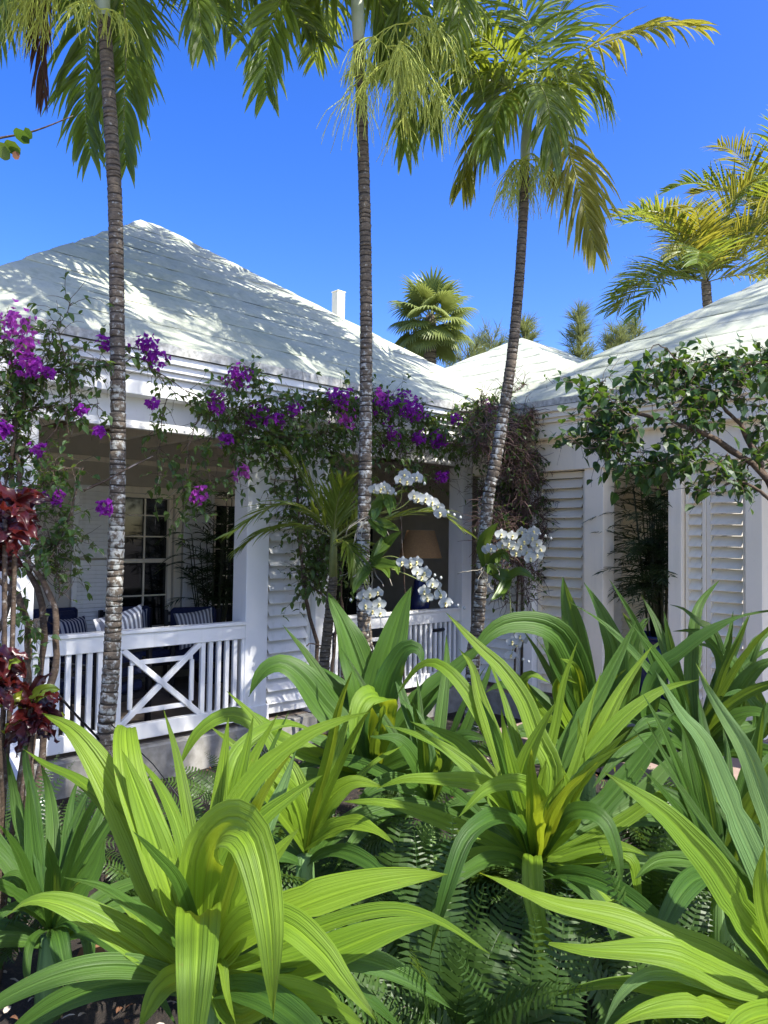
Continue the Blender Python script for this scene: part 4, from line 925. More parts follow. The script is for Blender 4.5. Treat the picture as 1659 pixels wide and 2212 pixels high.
# ================================================================== FERNS
def fern_frond(mb, P, n, pl, rg, segs=3):
    c = cat(P, 30); mb.tube(c[::3] + [c[-1]], [.004 * (1 - .8 * i / 10) for i in range(len(c[::3]) + 1)], 4)
    for i in range(n):
        t = .06 + .94 * i / (n - 1); k = min(28, int(t * 29)); p = c[k].lerp(c[k + 1], t * 29 - k); T = (c[k + 1] - c[k]).normalized()
        ref = Vector((0, -.35, 1)); S = T.cross(ref); S = S.normalized() if S.length > .1 else Vector((1, 0, 0)); N = S.cross(T)
        l = pl * min(1, .5 + t * 2.2) * (1 - max(0, (t - .55) / .45) ** 1.5 * .9)
        for sd in (-1, 1):
            d = (S * sd + T * .28 + N * rg.uniform(-.22, .12)).normalized(); w = (T - d * T.dot(d)).normalized() * l * .095
            a = p; m1 = p + d * l * .3 + N * .003; m2 = p + d * l * .72; e = p + d * l + Vector((0, 0, -l * .14)) + T * l * .1
            mb.add([a - w * .7, a + w * .9, m1 + w, m1 - w, m2 + w * .8, m2 - w * .7, e], [(0, 1, 2, 3), (3, 2, 4, 5), (5, 4, 6)], [(0, 0), (1, 0), (1, .3), (0, .3), (1, .7), (0, .7), (.5, .85)])
def fern(label, p, n, L, seed, pl=.075, el=(42, 82), azr=None):
    rg = random.Random(seed); t = at_base('sword_fern', label, 'fern', p, 'sword ferns under the lilies')
    for i in range(n):
        az = rg.uniform(*azr) if azr else i * 2.399 + rg.uniform(-.3, .3); e = rad(rg.uniform(*el)); l = L * rg.uniform(.7, 1.1)
        d = Vector((math.cos(az) * math.cos(e), math.sin(az) * math.cos(e), math.sin(e))); q = Vector((0, 0, 0)); P = [q.copy()]
        for k in range(5): q = q + d * l / 5; P.append(q.copy()); d = (d + Vector((0, 0, -.26)) + Vector((rg.uniform(-.08, .08), rg.uniform(-.08, .08), 0))).normalized()
        mb = MB(); fern_frond(mb, P, int(20 * l / .55) + 6, pl * 1.25 * rg.uniform(.85, 1.1), rg); part('frond', mb, M['fern'], t)
def gp(x, d): q = D(x, 1400, d); return Vector((q.x, q.y, GZ))
for lab, x, d, n, L, pl in (('upright fern beside the white post, left of the dark lily', 545, 5.3, 11, .62, .075),
        ('fern in front of the concrete slab left of centre', 455, 4.7, 12, .55, .07),
        ('fern spreading below the dark broad lily', 640, 4.1, 12, .6, .07),
        ('fern between the two bright lilies, below the centre', 800, 3.35, 14, .72, .085),
        ('tall fern in the lower centre between both bright lilies', 960, 2.75, 15, .72, .085),
        ('fern at the bottom edge right of centre', 1150, 2.6, 14, .62, .08),
        ('fern at the bottom edge under the pale right lily', 1420, 2.8, 14, .7, .08),
        ('fern right of the spraying lily', 1400, 3.5, 13, .7, .08),
        ('fern under the right lily by the picture edge', 1640, 3.1, 13, .7, .08),
        ('fern at the left edge behind the small lily', 30, 4.3, 14, .62, .06),
        ('fern at the left edge in front of the steps', 150, 4.6, 12, .5, .06),
        ('fern low at the left edge beside the small lily', -20, 3.5, 14, .62, .065),
        ('fern behind the bright left lily', 330, 4.2, 10, .4, .06),
        ('fern at the foot of the rightmost palm', 960, 6.2, 10, .6, .08),
        ('fern behind the spraying lily', 1060, 4.2, 12, .6, .08),
        ('fern at the foot of the middle palm', 880, 5.6, 10, .5, .08),
        ('fern left of the paving', 1420, 4.9, 12, .55, .08),
        ('fern in the shade at the right edge', 1680, 4.3, 12, .6, .08),
        ('fern in the dark behind the pale right lily', 1560, 3.7, 12, .6, .08),
        ('fern in front of the tall pointed lily', 1210, 3.9, 12, .55, .08),
        ('fern below the dark broad lily, left side', 690, 3.8, 14, .65, .085), ('fern below the dark broad lily, right side', 860, 3.9, 14, .65, .085), ('fern just behind the bright left lily', 560, 3.4, 14, .55, .08), ('low fern under the bright left lily leaves', 700, 2.9, 12, .5, .08),
        ('fern under the arching right lily', 1540, 4.6, 12, .55, .08)):
    fern(lab, gp(x, d), n + 6, L * 1.3, int(x * 3 + d * 100), pl)
# ================================================================== VINES AND SHRUBS
def FB(x, y, b):
    """point of the sight line through x, y on the upright plane at offset b before the left facade"""
    r = ray(x, y); n = -HW; t = ((HO + n * b) - Vector((0, 0, CZ))).dot(n) / r.dot(n); return Vector((0, 0, CZ)) + r * t
def FA(x, y, a):
    r = ray(x, y); t = ((HO + HU * a) - Vector((0, 0, CZ))).dot(HU) / r.dot(HU); return Vector((0, 0, CZ)) + r * t
def add_leaf(mb, p, d, up, l, w, rg, m=0):
    d = d.normalized(); s = d.cross(up); s = s.normalized() if s.length > .05 else Vector((1, 0, 0)); n = s.cross(d); f = rg.uniform(.1, .35)
    a = p; b1 = p + d * l * .42 + s * w * .5 + n * w * f; b2 = p + d * l * .42 - s * w * .5 + n * w * f; c = p + d * l * .45; c1 = p + d * l * .78 + s * w * .3 + n * w * f * .4 - Vector((0, 0, l * .06)); c2 = p + d * l * .78 - s * w * .3 + n * w * f * .4 - Vector((0, 0, l * .06)); e = p + d * l - Vector((0, 0, l * .2))
    q = p + d * l * .12 + s * w * .36 + n * w * f * .6; q2 = p + d * l * .12 - s * w * .36 + n * w * f * .6
    mb.add([a, q, b1, c, b2, q2, c1, e, c2], [(0, 1, 2, 3), (0, 3, 4, 5), (3, 2, 6, 7), (3, 7, 8, 4)], [(.5, 0), (.9, .1), (1, .4), (.5, .45), (0, .4), (.1, .1), (.8, .8), (.5, .85), (.2, .8)], m)
def grow(canes, rg, tw, lm, per_m=26, tl=(.08, .3), ll=.05, lw=.034, leafp=.8, leaf_gap=.03, droop=.15, tr=.0025, spread=1.0, wand=.5):
    for c, dens in canes:
        L = sum((c[i + 1] - c[i]).length for i in range(len(c) - 1)); n = int(L * per_m * dens)
        for i in range(n):
            u = rg.random() * (len(c) - 1.001); k = int(u); p = c[k].lerp(c[k + 1], u - k); T = (c[k + 1] - c[k]).normalized()
            d = (Vector((rg.gauss(0, 1), rg.gauss(0, 1), rg.gauss(0, 1))).normalized() * spread + T * .5).normalized(); l = rg.uniform(*tl); q = p.copy(); pts = [q.copy()]; st = l / 4
            for s in range(4):
                d = (d + Vector((rg.uniform(-wand, wand), rg.uniform(-wand, wand), rg.uniform(-wand, wand) - droop))).normalized(); q = q + d * st; pts.append(q.copy())
                if rg.random() < leafp:
                    for g in range(max(1, int(st / leaf_gap))):
                        ld = (d * .5 + Vector((rg.gauss(0, 1), rg.gauss(0, 1), rg.gauss(0, 1) - .35))).normalized(); k2 = rg.uniform(.6, 1.2)
                        add_leaf(lm, q - d * st * rg.random(), ld, Vector((rg.uniform(-.6, .6), rg.uniform(-.9, .3), 1)), ll * k2, lw * k2, rg)
            tw.tube(pts, [tr, tr * .85, tr * .7, tr * .6, tr * .4], 3, cap=False)
def flowers(par, base, p, r, rg, mat):
    """one cluster of papery bracts"""
    mb = MB(); n = min(80, max(8, int(r * 720)))
    for i in range(n):
        o = Vector((rg.gauss(0, .62), rg.gauss(0, .5), rg.gauss(0, .55))) * r; c = p + o - base; ax = (o.normalized() + rv(.6)).normalized() if o.length > 1e-4 else Vector((0, 0, 1))
        for k in range(3):
            a = k * 2.094 + rg.random(); s = ax.orthogonal().normalized(); d = (Matrix.Rotation(a, 3, ax) @ s) * .8 + ax * .55; add_leaf(mb, c, d, ax, rg.uniform(.026, .038), rg.uniform(.022, .03), rg)
    part('flower_cluster', mb, M[mat], par, kind='stuff')
def vine(name, label, category, base, stems, canes, rg, leafm, fl=(), twigm='twig', fol='foliage', **kw):
    base = Vector(base); t = at_base(name, label, category, base)
    for pts, r0, r1 in stems:
        c = cat([Vector(p) - base for p in pts], 22); c = [p + Vector((rg.uniform(-1, 1), rg.uniform(-1, 1), 0)) * r0 * .35 for p in c]
        mb = MB(); mb.tube(c, [(r0 + (r1 - r0) * i / 21) * rg.uniform(.85, 1.15) for i in range(22)], 8); part('stem', mb, M['twig'], t, True)
    tw, lm = MB(), MB(); cs = []
    for pts, r0, dens in canes:
        c = cat([Vector(p) - base for p in pts], 16); c = [p + Vector((rg.uniform(-.012, .012), rg.uniform(-.012, .012), rg.uniform(-.012, .012))) for p in c]
        tw.tube(c, [r0 * (1 - .6 * i / 15) for i in range(16)], 5, cap=False); cs.append((c, dens))
    grow(cs, rg, tw, lm, **kw)
    part('twigs', tw, M[twigm], t, kind='stuff')
    if lm.v: part(fol, lm, M[leafm], t, kind='stuff')
    for p, r, mt in fl: flowers(t, base, p, r, rg, mt)
    return t
fb = lambda L, b: [FB(x, y, b) for x, y in L]
dd_ = lambda L, d: [D(x, y, d) for x, y in L]
rg = random.Random(21)
vine('bougainvillea', 'tangled bougainvillea with thick bent stems at the left edge', 'vine', gp(95, 5.0), [
    (dd_([(75, 1750), (113, 1467), (124, 1363), (113, 1302), (93, 1253), (69, 1222), (27, 1167), (10, 1080)], 4.95), .026, .018),
    (dd_([(62, 1760), (70, 1590), (86, 1450), (93, 1346), (79, 1271), (62, 1229), (50, 1100), (40, 980)], 5.1), .028, .016),
    (dd_([(50, 1750), (55, 1560), (62, 1398), (45, 1295), (20, 1270), (-20, 1240)], 5.0), .03, .02),
    (dd_([(-20, 1400), (20, 1300), (30, 1180), (25, 1000), (35, 880), (20, 760)], 5.1), .022, .01),
    (dd_([(93, 1253), (110, 1200), (150, 1120), (165, 1060), (180, 1010)], 5.05), .012, .005),
    (dd_([(180, 1060), (235, 1035), (280, 1010), (330, 985)], 5.1), .009, .004)],
    [(dd_([(10, 1080), (30, 960), (50, 850), (40, 770)], 5.1), .008, 3.2), (dd_([(40, 980), (20, 880), (30, 800), (0, 720)], 5.15), .008, 3.0),
     (dd_([(30, 880), (60, 840), (100, 810), (160, 800), (235, 790)], 5.2), .008, 2.2), (dd_([(40, 900), (90, 880), (150, 880), (215, 870)], 5.2), .006, 1.6),
     (dd_([(50, 1000), (110, 940), (150, 850), (120, 700), (100, 690)], 5.15), .006, 1.0), (dd_([(85, 800), (120, 720), (140, 680), (160, 650)], 5.2), .004, .7),
     (dd_([(60, 1100), (110, 1020), (180, 1010)], 5.05), .005, 1.8), (dd_([(100, 1240), (120, 1160), (160, 1160)], 5.0), .004, 1.6),
     (dd_([(120, 1250), (130, 1190), (115, 1100), (100, 1040)], 5.0), .004, 1.8), (dd_([(20, 1330), (50, 1340), (80, 1370)], 4.9), .004, 1.6),
     (dd_([(130, 1290), (120, 1220), (90, 1150)], 5.0), .004, 1.6), (dd_([(120, 1180), (150, 1155), (180, 1170)], 5.05), .003, 1.0)],
    rg, 'bouleaf', [(D(33, 697, 5.0), .085, 'bractlight'), (D(52, 783, 5.0), .06, 'bractlight'), (D(58, 745, 5.0), .045, 'bractlight'), (D(70, 790, 5.0), .05, 'bract'), (D(105, 805, 5.1), .03, 'bract'),
                    (D(3, 930, 4.9), .04, 'bract'), (D(83, 970, 5.0), .03, 'bract'), (D(115, 1075, 5.0), .035, 'bract'), (D(225, 1095, 5.2), .04, 'bract'), (D(176, 885, 5.1), .02, 'bract'), (D(214, 930, 5.1), .02, 'bract')],
    per_m=54, tl=(.08, .36), ll=.058, lw=.038, leafp=.45)
canes = []
for L, dn in (([(250, 800), (300, 770), (330, 800), (380, 850), (430, 890)], .55), ([(240, 780), (290, 750), (315, 745)], .5), ([(330, 800), (400, 840), (470, 880), (560, 870), (640, 855)], .7), ([(430, 900), (500, 850), (530, 810), (570, 815)], 2.2),
        ([(450, 910), (540, 900), (640, 900), (740, 880), (840, 880)], 2.8), ([(470, 930), (560, 950), (660, 940), (760, 930), (860, 940), (950, 950)], 2.8), ([(600, 860), (700, 870), (800, 860), (900, 890), (960, 940)], 2.6),
        ([(430, 900), (410, 960), (400, 1020), (390, 1080)], .6), ([(360, 860), (345, 930), (350, 1000), (335, 1060)], .7), ([(460, 930), (440, 1000), (470, 1040), (430, 1070)], .8), ([(520, 920), (530, 980), (520, 1020)], 1.6),
        ([(400, 1010), (440, 1040), (500, 1030), (540, 1000)], .8), ([(400, 1050), (395, 1110), (385, 1140)], .8), ([(640, 940), (650, 1020), (640, 1100)], 1.5), ([(700, 930), (720, 1010), (710, 1090)], 1.6), ([(560, 950), (600, 1000), (590, 1060)], 1.4),
        ([(840, 930), (860, 990), (900, 1010)], 1.4), ([(930, 920), (960, 960), (1000, 960)], 1.5), ([(560, 930), (620, 960), (700, 960), (770, 960)], 2.2), ([(880, 900), (940, 900), (1010, 890), (1080, 880)], 1.8)):
    canes.append((fb(L, rg.uniform(.05, .3)), .005, dn))
for k in range(26):
    x = rg.uniform(640, 790); canes.append((fb([(x, rg.uniform(1000, 1150)), (x + rg.uniform(-30, 30), 1100), (680 + rg.uniform(-30, 40), 1260)], rg.uniform(-.1, .2)), .004, .35))
vine('bougainvillea', 'purple bougainvillea trained along the cornice between the left and middle palms', 'vine', Vector((FB(690, 1600, .0).x, FB(690, 1600, .0).y, GZ)),
     [(fb([(690, 1560), (685, 1409), (683, 1380), (665, 1318), (654, 1245), (647, 1154), (640, 1050), (620, 960)], .05), .02, .012), (fb([(700, 1560), (725, 1360), (700, 1290), (665, 1260), (655, 1220)], .1), .018, .010),
      (fb([(735, 1560), (742, 1360), (735, 1250), (745, 1150), (720, 1000)], .0), .018, .010), (fb([(690, 1400), (710, 1400), (672, 1390), (662, 1396)], .08), .008, .005)],
     canes, rg, 'bouleaf', [(FB(x, y, .3), r * .68, m) for x, y, r, m in ((312, 742, .09, 'bract'), (337, 770, .085, 'bract'), (515, 812, .13, 'bract'), (466, 872, .09, 'bract'), (563, 895, .11, 'bract'), (490, 945, .06, 'bract'), (632, 885, .07, 'bract'),
        (733, 858, .14, 'bract'), (742, 905, .11, 'bractlight'), (828, 880, .13, 'bract'), (872, 868, .16, 'bract'), (898, 885, .12, 'bract'), (850, 938, .08, 'bract'), (905, 945, .07, 'bract'), (943, 950, .11, 'bract'), (430, 1070, .07, 'bractlight'),
        (522, 1020, .06, 'bractlight'), (330, 872, .05, 'bract'), (225, 740, .05, 'bract'), (600, 905, .06, 'bract'), (545, 905, .06, 'bract'), (820, 855, .08, 'bractlight'), (955, 1030, .07, 'bract'), (1060, 880, .06, 'bractlight'), (985, 905, .05, 'bract'), (790, 870, .06, 'bractlight'))],
     per_m=38, tl=(.1, .40), ll=.062, lw=.04, leafp=.58)
# dry tangle at the corner
canes = []
for k in range(110):
    x = rg.uniform(1070, 1290); y = 870 + 360 * rg.random() ** 1.5; canes.append((fb([(x, y), (x + rg.uniform(-60, 60), y + rg.uniform(-60, 60)), (x + rg.uniform(-90, 90), y + rg.uniform(-90, 110))], rg.uniform(.1, .8)), .004, 1.0))
cb = H(-.35, .55, GZ)
vine('dry_vine', 'dry leafless vine tangle hanging in the inner corner', 'vine', cb,
     [(fb([(1170, 1560), (1165, 1400), (1185, 1300), (1180, 1220), (1195, 1120), (1190, 1000)], .55), .024, .014), (fb([(1180, 1560), (1200, 1430), (1235, 1290), (1215, 1200), (1190, 1120)], .55), .02, .01), (fb([(1190, 1560), (1280, 1280), (1300, 1220), (1280, 1150), (1260, 1110)], .6), .012, .006), (fb([(1150, 1560), (1150, 1330), (1140, 1240), (1150, 1180), (1180, 1100)], .5), .016, .01)],
     canes, rg, 'bouleaf', (), 'deadtwig', per_m=110, tl=(.08, .34), leafp=.12, tr=.0045, ll=.05, lw=.035)
canes = []
for L, dn in (([(1060, 900), (1110, 880), (1180, 880), (1240, 900)], 2.6), ([(1000, 930), (1060, 930), (1120, 940)], 2.0), ([(1150, 900), (1220, 870), (1270, 880)], 2.2), ([(1080, 960), (1100, 1020), (1080, 1080)], 1.2), ([(1140, 900), (1180, 920), (1230, 950)], 2.)):
    canes.append((fb(L, .45), .005, dn))
vine('green_vine', 'yellow-green leafy vine under the roof valley', 'vine', H(-.2, .35, GZ), [(fb([(1110, 1500), (1120, 1200), (1130, 1000), (1120, 900)], .35), .015, .008)], canes, rg, 'bouleaf', (), per_m=36, tl=(.08, .26), ll=.06, lw=.04, leafp=.7)
# round-leaved shrub on the right
canes = []
for k in range(50):
    x = rg.uniform(1310, 1700); yt = 780 + max(0, (1440 - x) * .5); y = rg.uniform(yt, 990); dp = rg.uniform(4.9, 5.8)
    canes.append((dd_([(x, y), (x + rg.uniform(-60, 30), y + rg.uniform(-35, 35)), (x + rg.uniform(-110, 20), y + rg.uniform(-50, 70))], dp), .005, 1.0))
for L in ([(1370, 880), (1300, 850), (1250, 835), (1235, 820)], [(1420, 900), (1350, 930), (1290, 950), (1270, 930)], [(1500, 980), (1470, 1020), (1440, 1040)], [(1560, 1000), (1530, 1050), (1500, 1060)], [(1620, 1000), (1600, 1060)], [(1440, 990), (1390, 1010), (1370, 1000)], [(1640, 800), (1600, 775), (1560, 770)], [(1690, 760), (1640, 760)]):
    canes.append((dd_(L, 5.3), .005, 1.3))
vine('round_leaf_shrub', 'leafy shrub with rounded, shade-darkened leaves overhanging the cream shutters at right', 'shrub', gp(1760, 5.3),
     [(dd_([(1760, 1700), (1740, 1300), (1690, 1100), (1640, 1020), (1580, 970), (1500, 930), (1420, 905), (1360, 890)], 5.3), .05, .014), (dd_([(1690, 1100), (1640, 1000), (1600, 920), (1540, 860)], 5.35), .03, .01), (dd_([(1700, 1120), (1640, 1060), (1590, 1040), (1545, 1060)], 5.2), .016, .006), (dd_([(1720, 1200), (1700, 1000), (1680, 850), (1660, 780)], 5.4), .03, .01)],
     canes, rg, 'shrubleaf', (), per_m=30, tl=(.1, .32), ll=.078, lw=.062, leafp=.58, leaf_gap=.045)
# dead-fine twig haze over the second bay
canes = []
for k in range(40):
    x = rg.uniform(800, 1010); y = rg.uniform(930, 1080); canes.append((fb([(x, y), (x + rg.uniform(-60, 60), y + rg.uniform(-30, 30)), (x + rg.uniform(-100, 100), y + rg.uniform(-40, 60))], rg.uniform(-.2, .2)), .003, .5))
vine('dry_vine', 'thin dry twigs hanging over the second railing bay', 'vine', H(-.9, -.1, GZ), [(fb([(870, 1560), (875, 1300), (865, 1100), (870, 980)], -.05), .01, .005)], canes, rg, 'bouleaf', (), 'deadtwig', per_m=26, tl=(.06, .22), leafp=.15, tr=.002)
# twig with round leaves at the upper left edge
tb = D(-120, 330, 2.7); t = at_base('sea_grape_twig', 'bare twig with round green leaves at the upper left edge', 'twig', tb)
mb = MB(); mb.tube([p - tb for p in cat(dd_([(-120, 330), (-20, 302), (60, 287), (110, 270), (158, 250)], 2.7), 14)], [.006 * (1 - .7 * i / 13) for i in range(14)], 6); part('branch', mb, M['twig'], t, True)
def roundleaf(c, r, mat, tilt):
    mb = MB(); n = 14; ax = (Vector((0, 0, CZ)) - c).normalized(); ax = (ax + tilt).normalized(); s = ax.orthogonal().normalized(); q = ax.cross(s)
    vs = [c - tb] + [c - tb + (s * math.cos(6.283 * i / n) + q * math.sin(6.283 * i / n)) * r * (1 + .06 * math.sin(3 * i)) + ax * r * .12 for i in range(n)]
    mb.add(vs, [(0, 1 + i, 1 + (i + 1) % n) for i in range(n)], [(.5, .3)] * (n + 1)); part('leaf', mb, M[mat], t, True)
for x, y, r, mt, tl in ((48, 293, .031, 'shrubleaf', (-.7, .3, -.5)), (62, 288, .02, 'shrubleaf', (-.9, 0, -.3)), (28, 318, .030, 'orchidleaf', (-.6, .2, -.6)), (8, 326, .032, 'orchidleaf', (-.8, 0, -.3)), (34, 336, .014, 'litter', (.8, 0, 0))): roundleaf(D(x, y, 2.68), r, mt, Vector(tl))

# ---------------------------------------------------------------- crotons
def croton(label, x, y, d, n, L, seed, xs, ys):
    rg = random.Random(seed); base = gp(x, d); t = at_base('croton', label, 'shrub', base); top = D(x, y, d)
    heads = [D(x + rg.uniform(-xs, xs), y + rg.uniform(-ys, ys), d + rg.uniform(-.15, .15)) for k in range(6)]
    for h in heads:
        mb = MB(); mb.tube([p - base for p in cat([base, base.lerp(h, .5) + Vector((rg.uniform(-.05, .05), 0, 0)), h], 8)], .012, 6); part('stem', mb, M['twig'], t, True)
    for i in range(n):
        h = heads[i % 6] + Vector((0, 0, rg.uniform(-.12, .05))); az = i * 2.399 + rg.random(); e = rad(rg.uniform(-25, 60)); dv = Vector((math.cos(az) * math.cos(e), math.sin(az) * math.cos(e), math.sin(e))); l = L * rg.uniform(.6, 1.15); P = [h]; q = h.copy(); c = rg.uniform(-.5, .3)
        for k in range(4): q = q + dv * l / 4; P.append(q.copy()); dv = (dv + Vector((rg.uniform(-.35, .35), rg.uniform(-.35, .35), -.3 + c * k * .3))).normalized()
        mb = MB(); m2 = MB(); strap(m2, P, l * .40, rg, n=12, fold=.35, wav=.22, toward=.6, twist=rg.uniform(-1.6, 1.6)); mb.v = [(v[0] - base.x, v[1] - base.y, v[2] - base.z) for v in m2.v]; mb.f = m2.f; mb.uv = m2.uv; mb.mi = m2.mi
        part('leaf', mb, M[rg.choices(['croton', 'crotondark', 'crotongreen'], [.55, .38, .07])[0]], t, True)
croton('upper red croton bush at the left edge', 0, 1100, 3.7, 130, .19, 3, 52, 85)
croton('lower red croton bush at the left edge beside the railing end', 18, 1490, 3.5, 120, .16, 4, 58, 62)

# ---------------------------------------------------------------- young palm and orchids
def young_palm():
    dep = 6.75; base = Vector((D(700, 1500, dep).x, D(700, 1500, dep).y, GZ)); t = at_base('young_palm', 'young palm with arching fronds before the louvred panel', 'palm tree', base)
    mb = MB(); ringed_trunk(mb, [Vector((0, 0, 0)), D(700, 1450, dep) - base, D(706, 1380, dep) - base, D(716, 1290, dep) - base, D(720, 1250, dep) - base], .055, .04, .035); part('trunk', mb, [M['bark2'], M['scar']], t, True)
    mb = MB(); mb.tube([p - base for p in dd_([(720, 1258), (720, 1200), (721, 1160), (722, 1130)], dep)], [.038, .036, .03, .018], 10); part('crownshaft', mb, M['rachis'], t, True)
    for i, (P, kw) in enumerate((([(721, 1160, 0), (690, 1090, -.05), (650, 1020, -.1), (592, 953, -.15)], dict(spread=(34, 12), droop=.3)), ([(721, 1160, 0), (669, 1103, -.2), (596, 1092, -.4), (500, 1150, -.6)], dict(spread=(38, 14), droop=.5)),
            ([(721, 1160, 0), (650, 1135, -.1), (578, 1145, -.2), (520, 1180, -.25)], dict(spread=(38, 14), droop=.7)), ([(721, 1160, 0), (725, 1110, -.1), (735, 1060, -.2), (745, 1040, -.3)], dict(spread=(26, 10), droop=.2)),
            ([(721, 1170, 0), (790, 1140, .1), (870, 1112, .15), (940, 1104, .2), (998, 1142, .2)], dict(spread=(34, 12), droop=.4)), ([(721, 1165, 0), (760, 1130, .2), (790, 1100, .35), (850, 1070, .5)], dict(spread=(36, 14), droop=.4)),
            ([(721, 1180, 0), (745, 1170, -.2), (760, 1190, -.35), (770, 1230, -.45)], dict(spread=(30, 12), droop=.6)), ([(721, 1165, 0), (745, 1090, .2), (780, 1050, .3), (800, 1060, .35)], dict(spread=(30, 12), droop=.5)))):
        mb = MB(); frond(mb, [D(x, y, dep + q) - base for x, y, q in P], n=26, ll=.40, lw=.034, seed=700 + i, rr=.008, lift=.1, **kw); part('frond', mb, [M['palm'], M['rachis']], t)
young_palm()
def petal_mesh():
    mb = MB()
    def pet(ang, l, w, cup):
        n = 9; vs = []; uv = []
        for i in range(n):
            v = i / (n - 1); h = w * math.sin(math.pi * min(1, .08 + v * .92)) ** .6 * (1 if v < .97 else .3)
            for u in (-1, -.5, 0, .5, 1): vs.append((u * h * .5, v * l, cup * (u * u * .25 * h + v * v * l * .25))); uv.append((.5 + u / 2, v * .8))
        Rz = Matrix.Rotation(ang, 3, 'Z'); vs = [tuple(Rz @ Vector(v)) for v in vs]
        mb.add(vs, [(i * 5 + j, i * 5 + j + 1, i * 5 + j + 6, i * 5 + j + 5) for i in range(n - 1) for j in range(4)], uv)
    for a in (0, 2.25, -2.25): pet(a, .052, .036, -.25)
    o = len(mb.v)
    for a in (1.35, -1.35): pet(a, .056, .062, .35)
    for i in range(o, len(mb.v)): x, y, z = mb.v[i]; mb.v[i] = (x, y, z + .004)
    return mb.mesh('flower', M['petal'], True)
PM = petal_mesh()
lb = MB(); lb.lathe([(.002, .0), (.007, .006), (.009, .014), (.006, .022), (.001, .024)], 8); lb.add([(-.014, -.012, .012), (0, -.004, .008), (0, -.03, .022)], [(0, 1, 2)]); lb.add([(.014, -.012, .012), (0, -.004, .008), (0, -.03, .022)], [(0, 1, 2)]); LM = lb.mesh('lip', M['lip'], True)
o6 = lambda x, y: (760.4 + x / 3.692, 985 + y / 3.692)
def orchid(label, dep, stems, lvs, seed, fl_d=-.25):
    rg = random.Random(seed); c0 = D(*o6(*lvs[0][0][0]), dep - .06); t = at_base('orchid', label, 'orchid', c0)
    for pts, w in lvs:
        P = [D(*o6(*p), dep - .07 - .10 * i) for i, p in enumerate(pts)]; m2 = MB(); strap(m2, P, ml(w / 3.692, dep), rg, n=14, fold=.3, wav=.0, toward=.9); mb = MB(); mb.v = [(v[0] - c0.x, v[1] - c0.y, v[2] - c0.z) for v in m2.v]; mb.f = m2.f; mb.uv = [(u, v * .8) for u, v in m2.uv]; mb.mi = m2.mi; part('leaf', mb, M['orchidleaf'], t, True)
    for path, fls in stems:
        P = [D(*o6(*p), dep - .06 + fl_d * i / (len(path) - 1)) - c0 for i, p in enumerate(path)]
        mb = MB(); mb.tube(cat(P, 16), [.0065 - .003 * i / 15 for i in range(16)], 5); st = part('flower_stem', mb, M['orchidstem'], t, True)
        for k in range(3):
            e = P[-1] + Vector((.05 * (k + 1) * (1 if P[-1].x > P[0].x else -1), -.02, -.02 * k)); mb = MB(); mb.lathe([(.001, -.014), (.009, -.008), (.012, .0), (.008, .010), (.001, .016)], 8, e); part('bud', mb, M['petal'], t, True)
        for (x, y) in fls:
            p = D(*o6(x, y), dep - .06 + fl_d + rg.uniform(-.06, .05)) - c0; face = (Vector((0, 0, CZ)) - (p + c0)).normalized() + Vector((rg.uniform(-.55, .55), 0, rg.uniform(-.35, .15))); z = face.normalized(); up_ = Vector((rg.uniform(-.25, .25), 0, 1)); xx = up_.cross(z).normalized(); yy = z.cross(xx); s = rg.uniform(.92, 1.12)
            mw = Matrix(((xx.x, yy.x, z.x, p.x), (xx.y, yy.y, z.y, p.y), (xx.z, yy.z, z.z, p.z), (0, 0, 0, 1))) @ Matrix.Scale(s, 4)
            f = link('flower', PM, t, mw); link('lip', LM, f)
    for k in range(7):
        q = Vector((0, 0, 0)); d = Vector((rg.uniform(-1, 1), -.4, rg.uniform(-1, .2))).normalized(); pts = [q]
        for s in range(6): d = (d + rv(.5) + Vector((0, 0, -.2))).normalized(); q = q + d * .05; pts.append(q)
        mb = MB(); mb.tube(pts, .003, 4); part('root', mb, M['root'], t, True)
orchid('white orchid highest on the middle palm trunk', 6.45, [([(140, 480), (250, 380), (230, 290), (200, 262)], [(178, 268), (225, 262), (290, 275), (262, 245)]), ([(140, 480), (360, 400), (400, 260), (430, 180)], [(380, 190), (425, 150), (440, 205), (520, 175)]), ([(140, 480), (380, 420), (520, 300), (620, 340), (715, 450)], [(490, 318), (535, 345), (590, 345), (640, 370), (688, 410), (708, 455)])],
       [([(140, 480), (210, 400), (190, 460), (165, 525)], 95), ([(140, 480), (260, 330), (300, 400), (300, 480)], 90), ([(150, 500), (300, 560), (380, 600)], 80), ([(140, 500), (240, 600), (260, 650)], 90), ([(140, 480), (310, 350), (345, 440)], 70)], 61)
orchid('white orchid with long flower arc low on the middle palm trunk', 6.45, [([(150, 850), (300, 800), (420, 840), (560, 930)], [(405, 850), (470, 862), (520, 845), (520, 925), (585, 930), (560, 965)]), ([(150, 850), (400, 930), (560, 1000), (660, 1030), (745, 1170)], [(575, 1075), (600, 1130), (640, 1020), (672, 1030), (700, 1110), (742, 1172)]), ([(150, 880), (110, 950), (100, 1020), (140, 1110)], [(95, 1115), (140, 1100), (210, 1085), (105, 1190), (215, 1180), (168, 1240), (222, 1255)])],
       [([(150, 850), (260, 690), (230, 740), (170, 800)], 100), ([(150, 850), (300, 680), (400, 600)], 100), ([(150, 870), (200, 860), (290, 870), (350, 880)], 105), ([(150, 870), (340, 870), (370, 950)], 80), ([(150, 880), (100, 930), (40, 1020), (10, 1100)], 90), ([(150, 870), (260, 900), (300, 980)], 70)], 62)
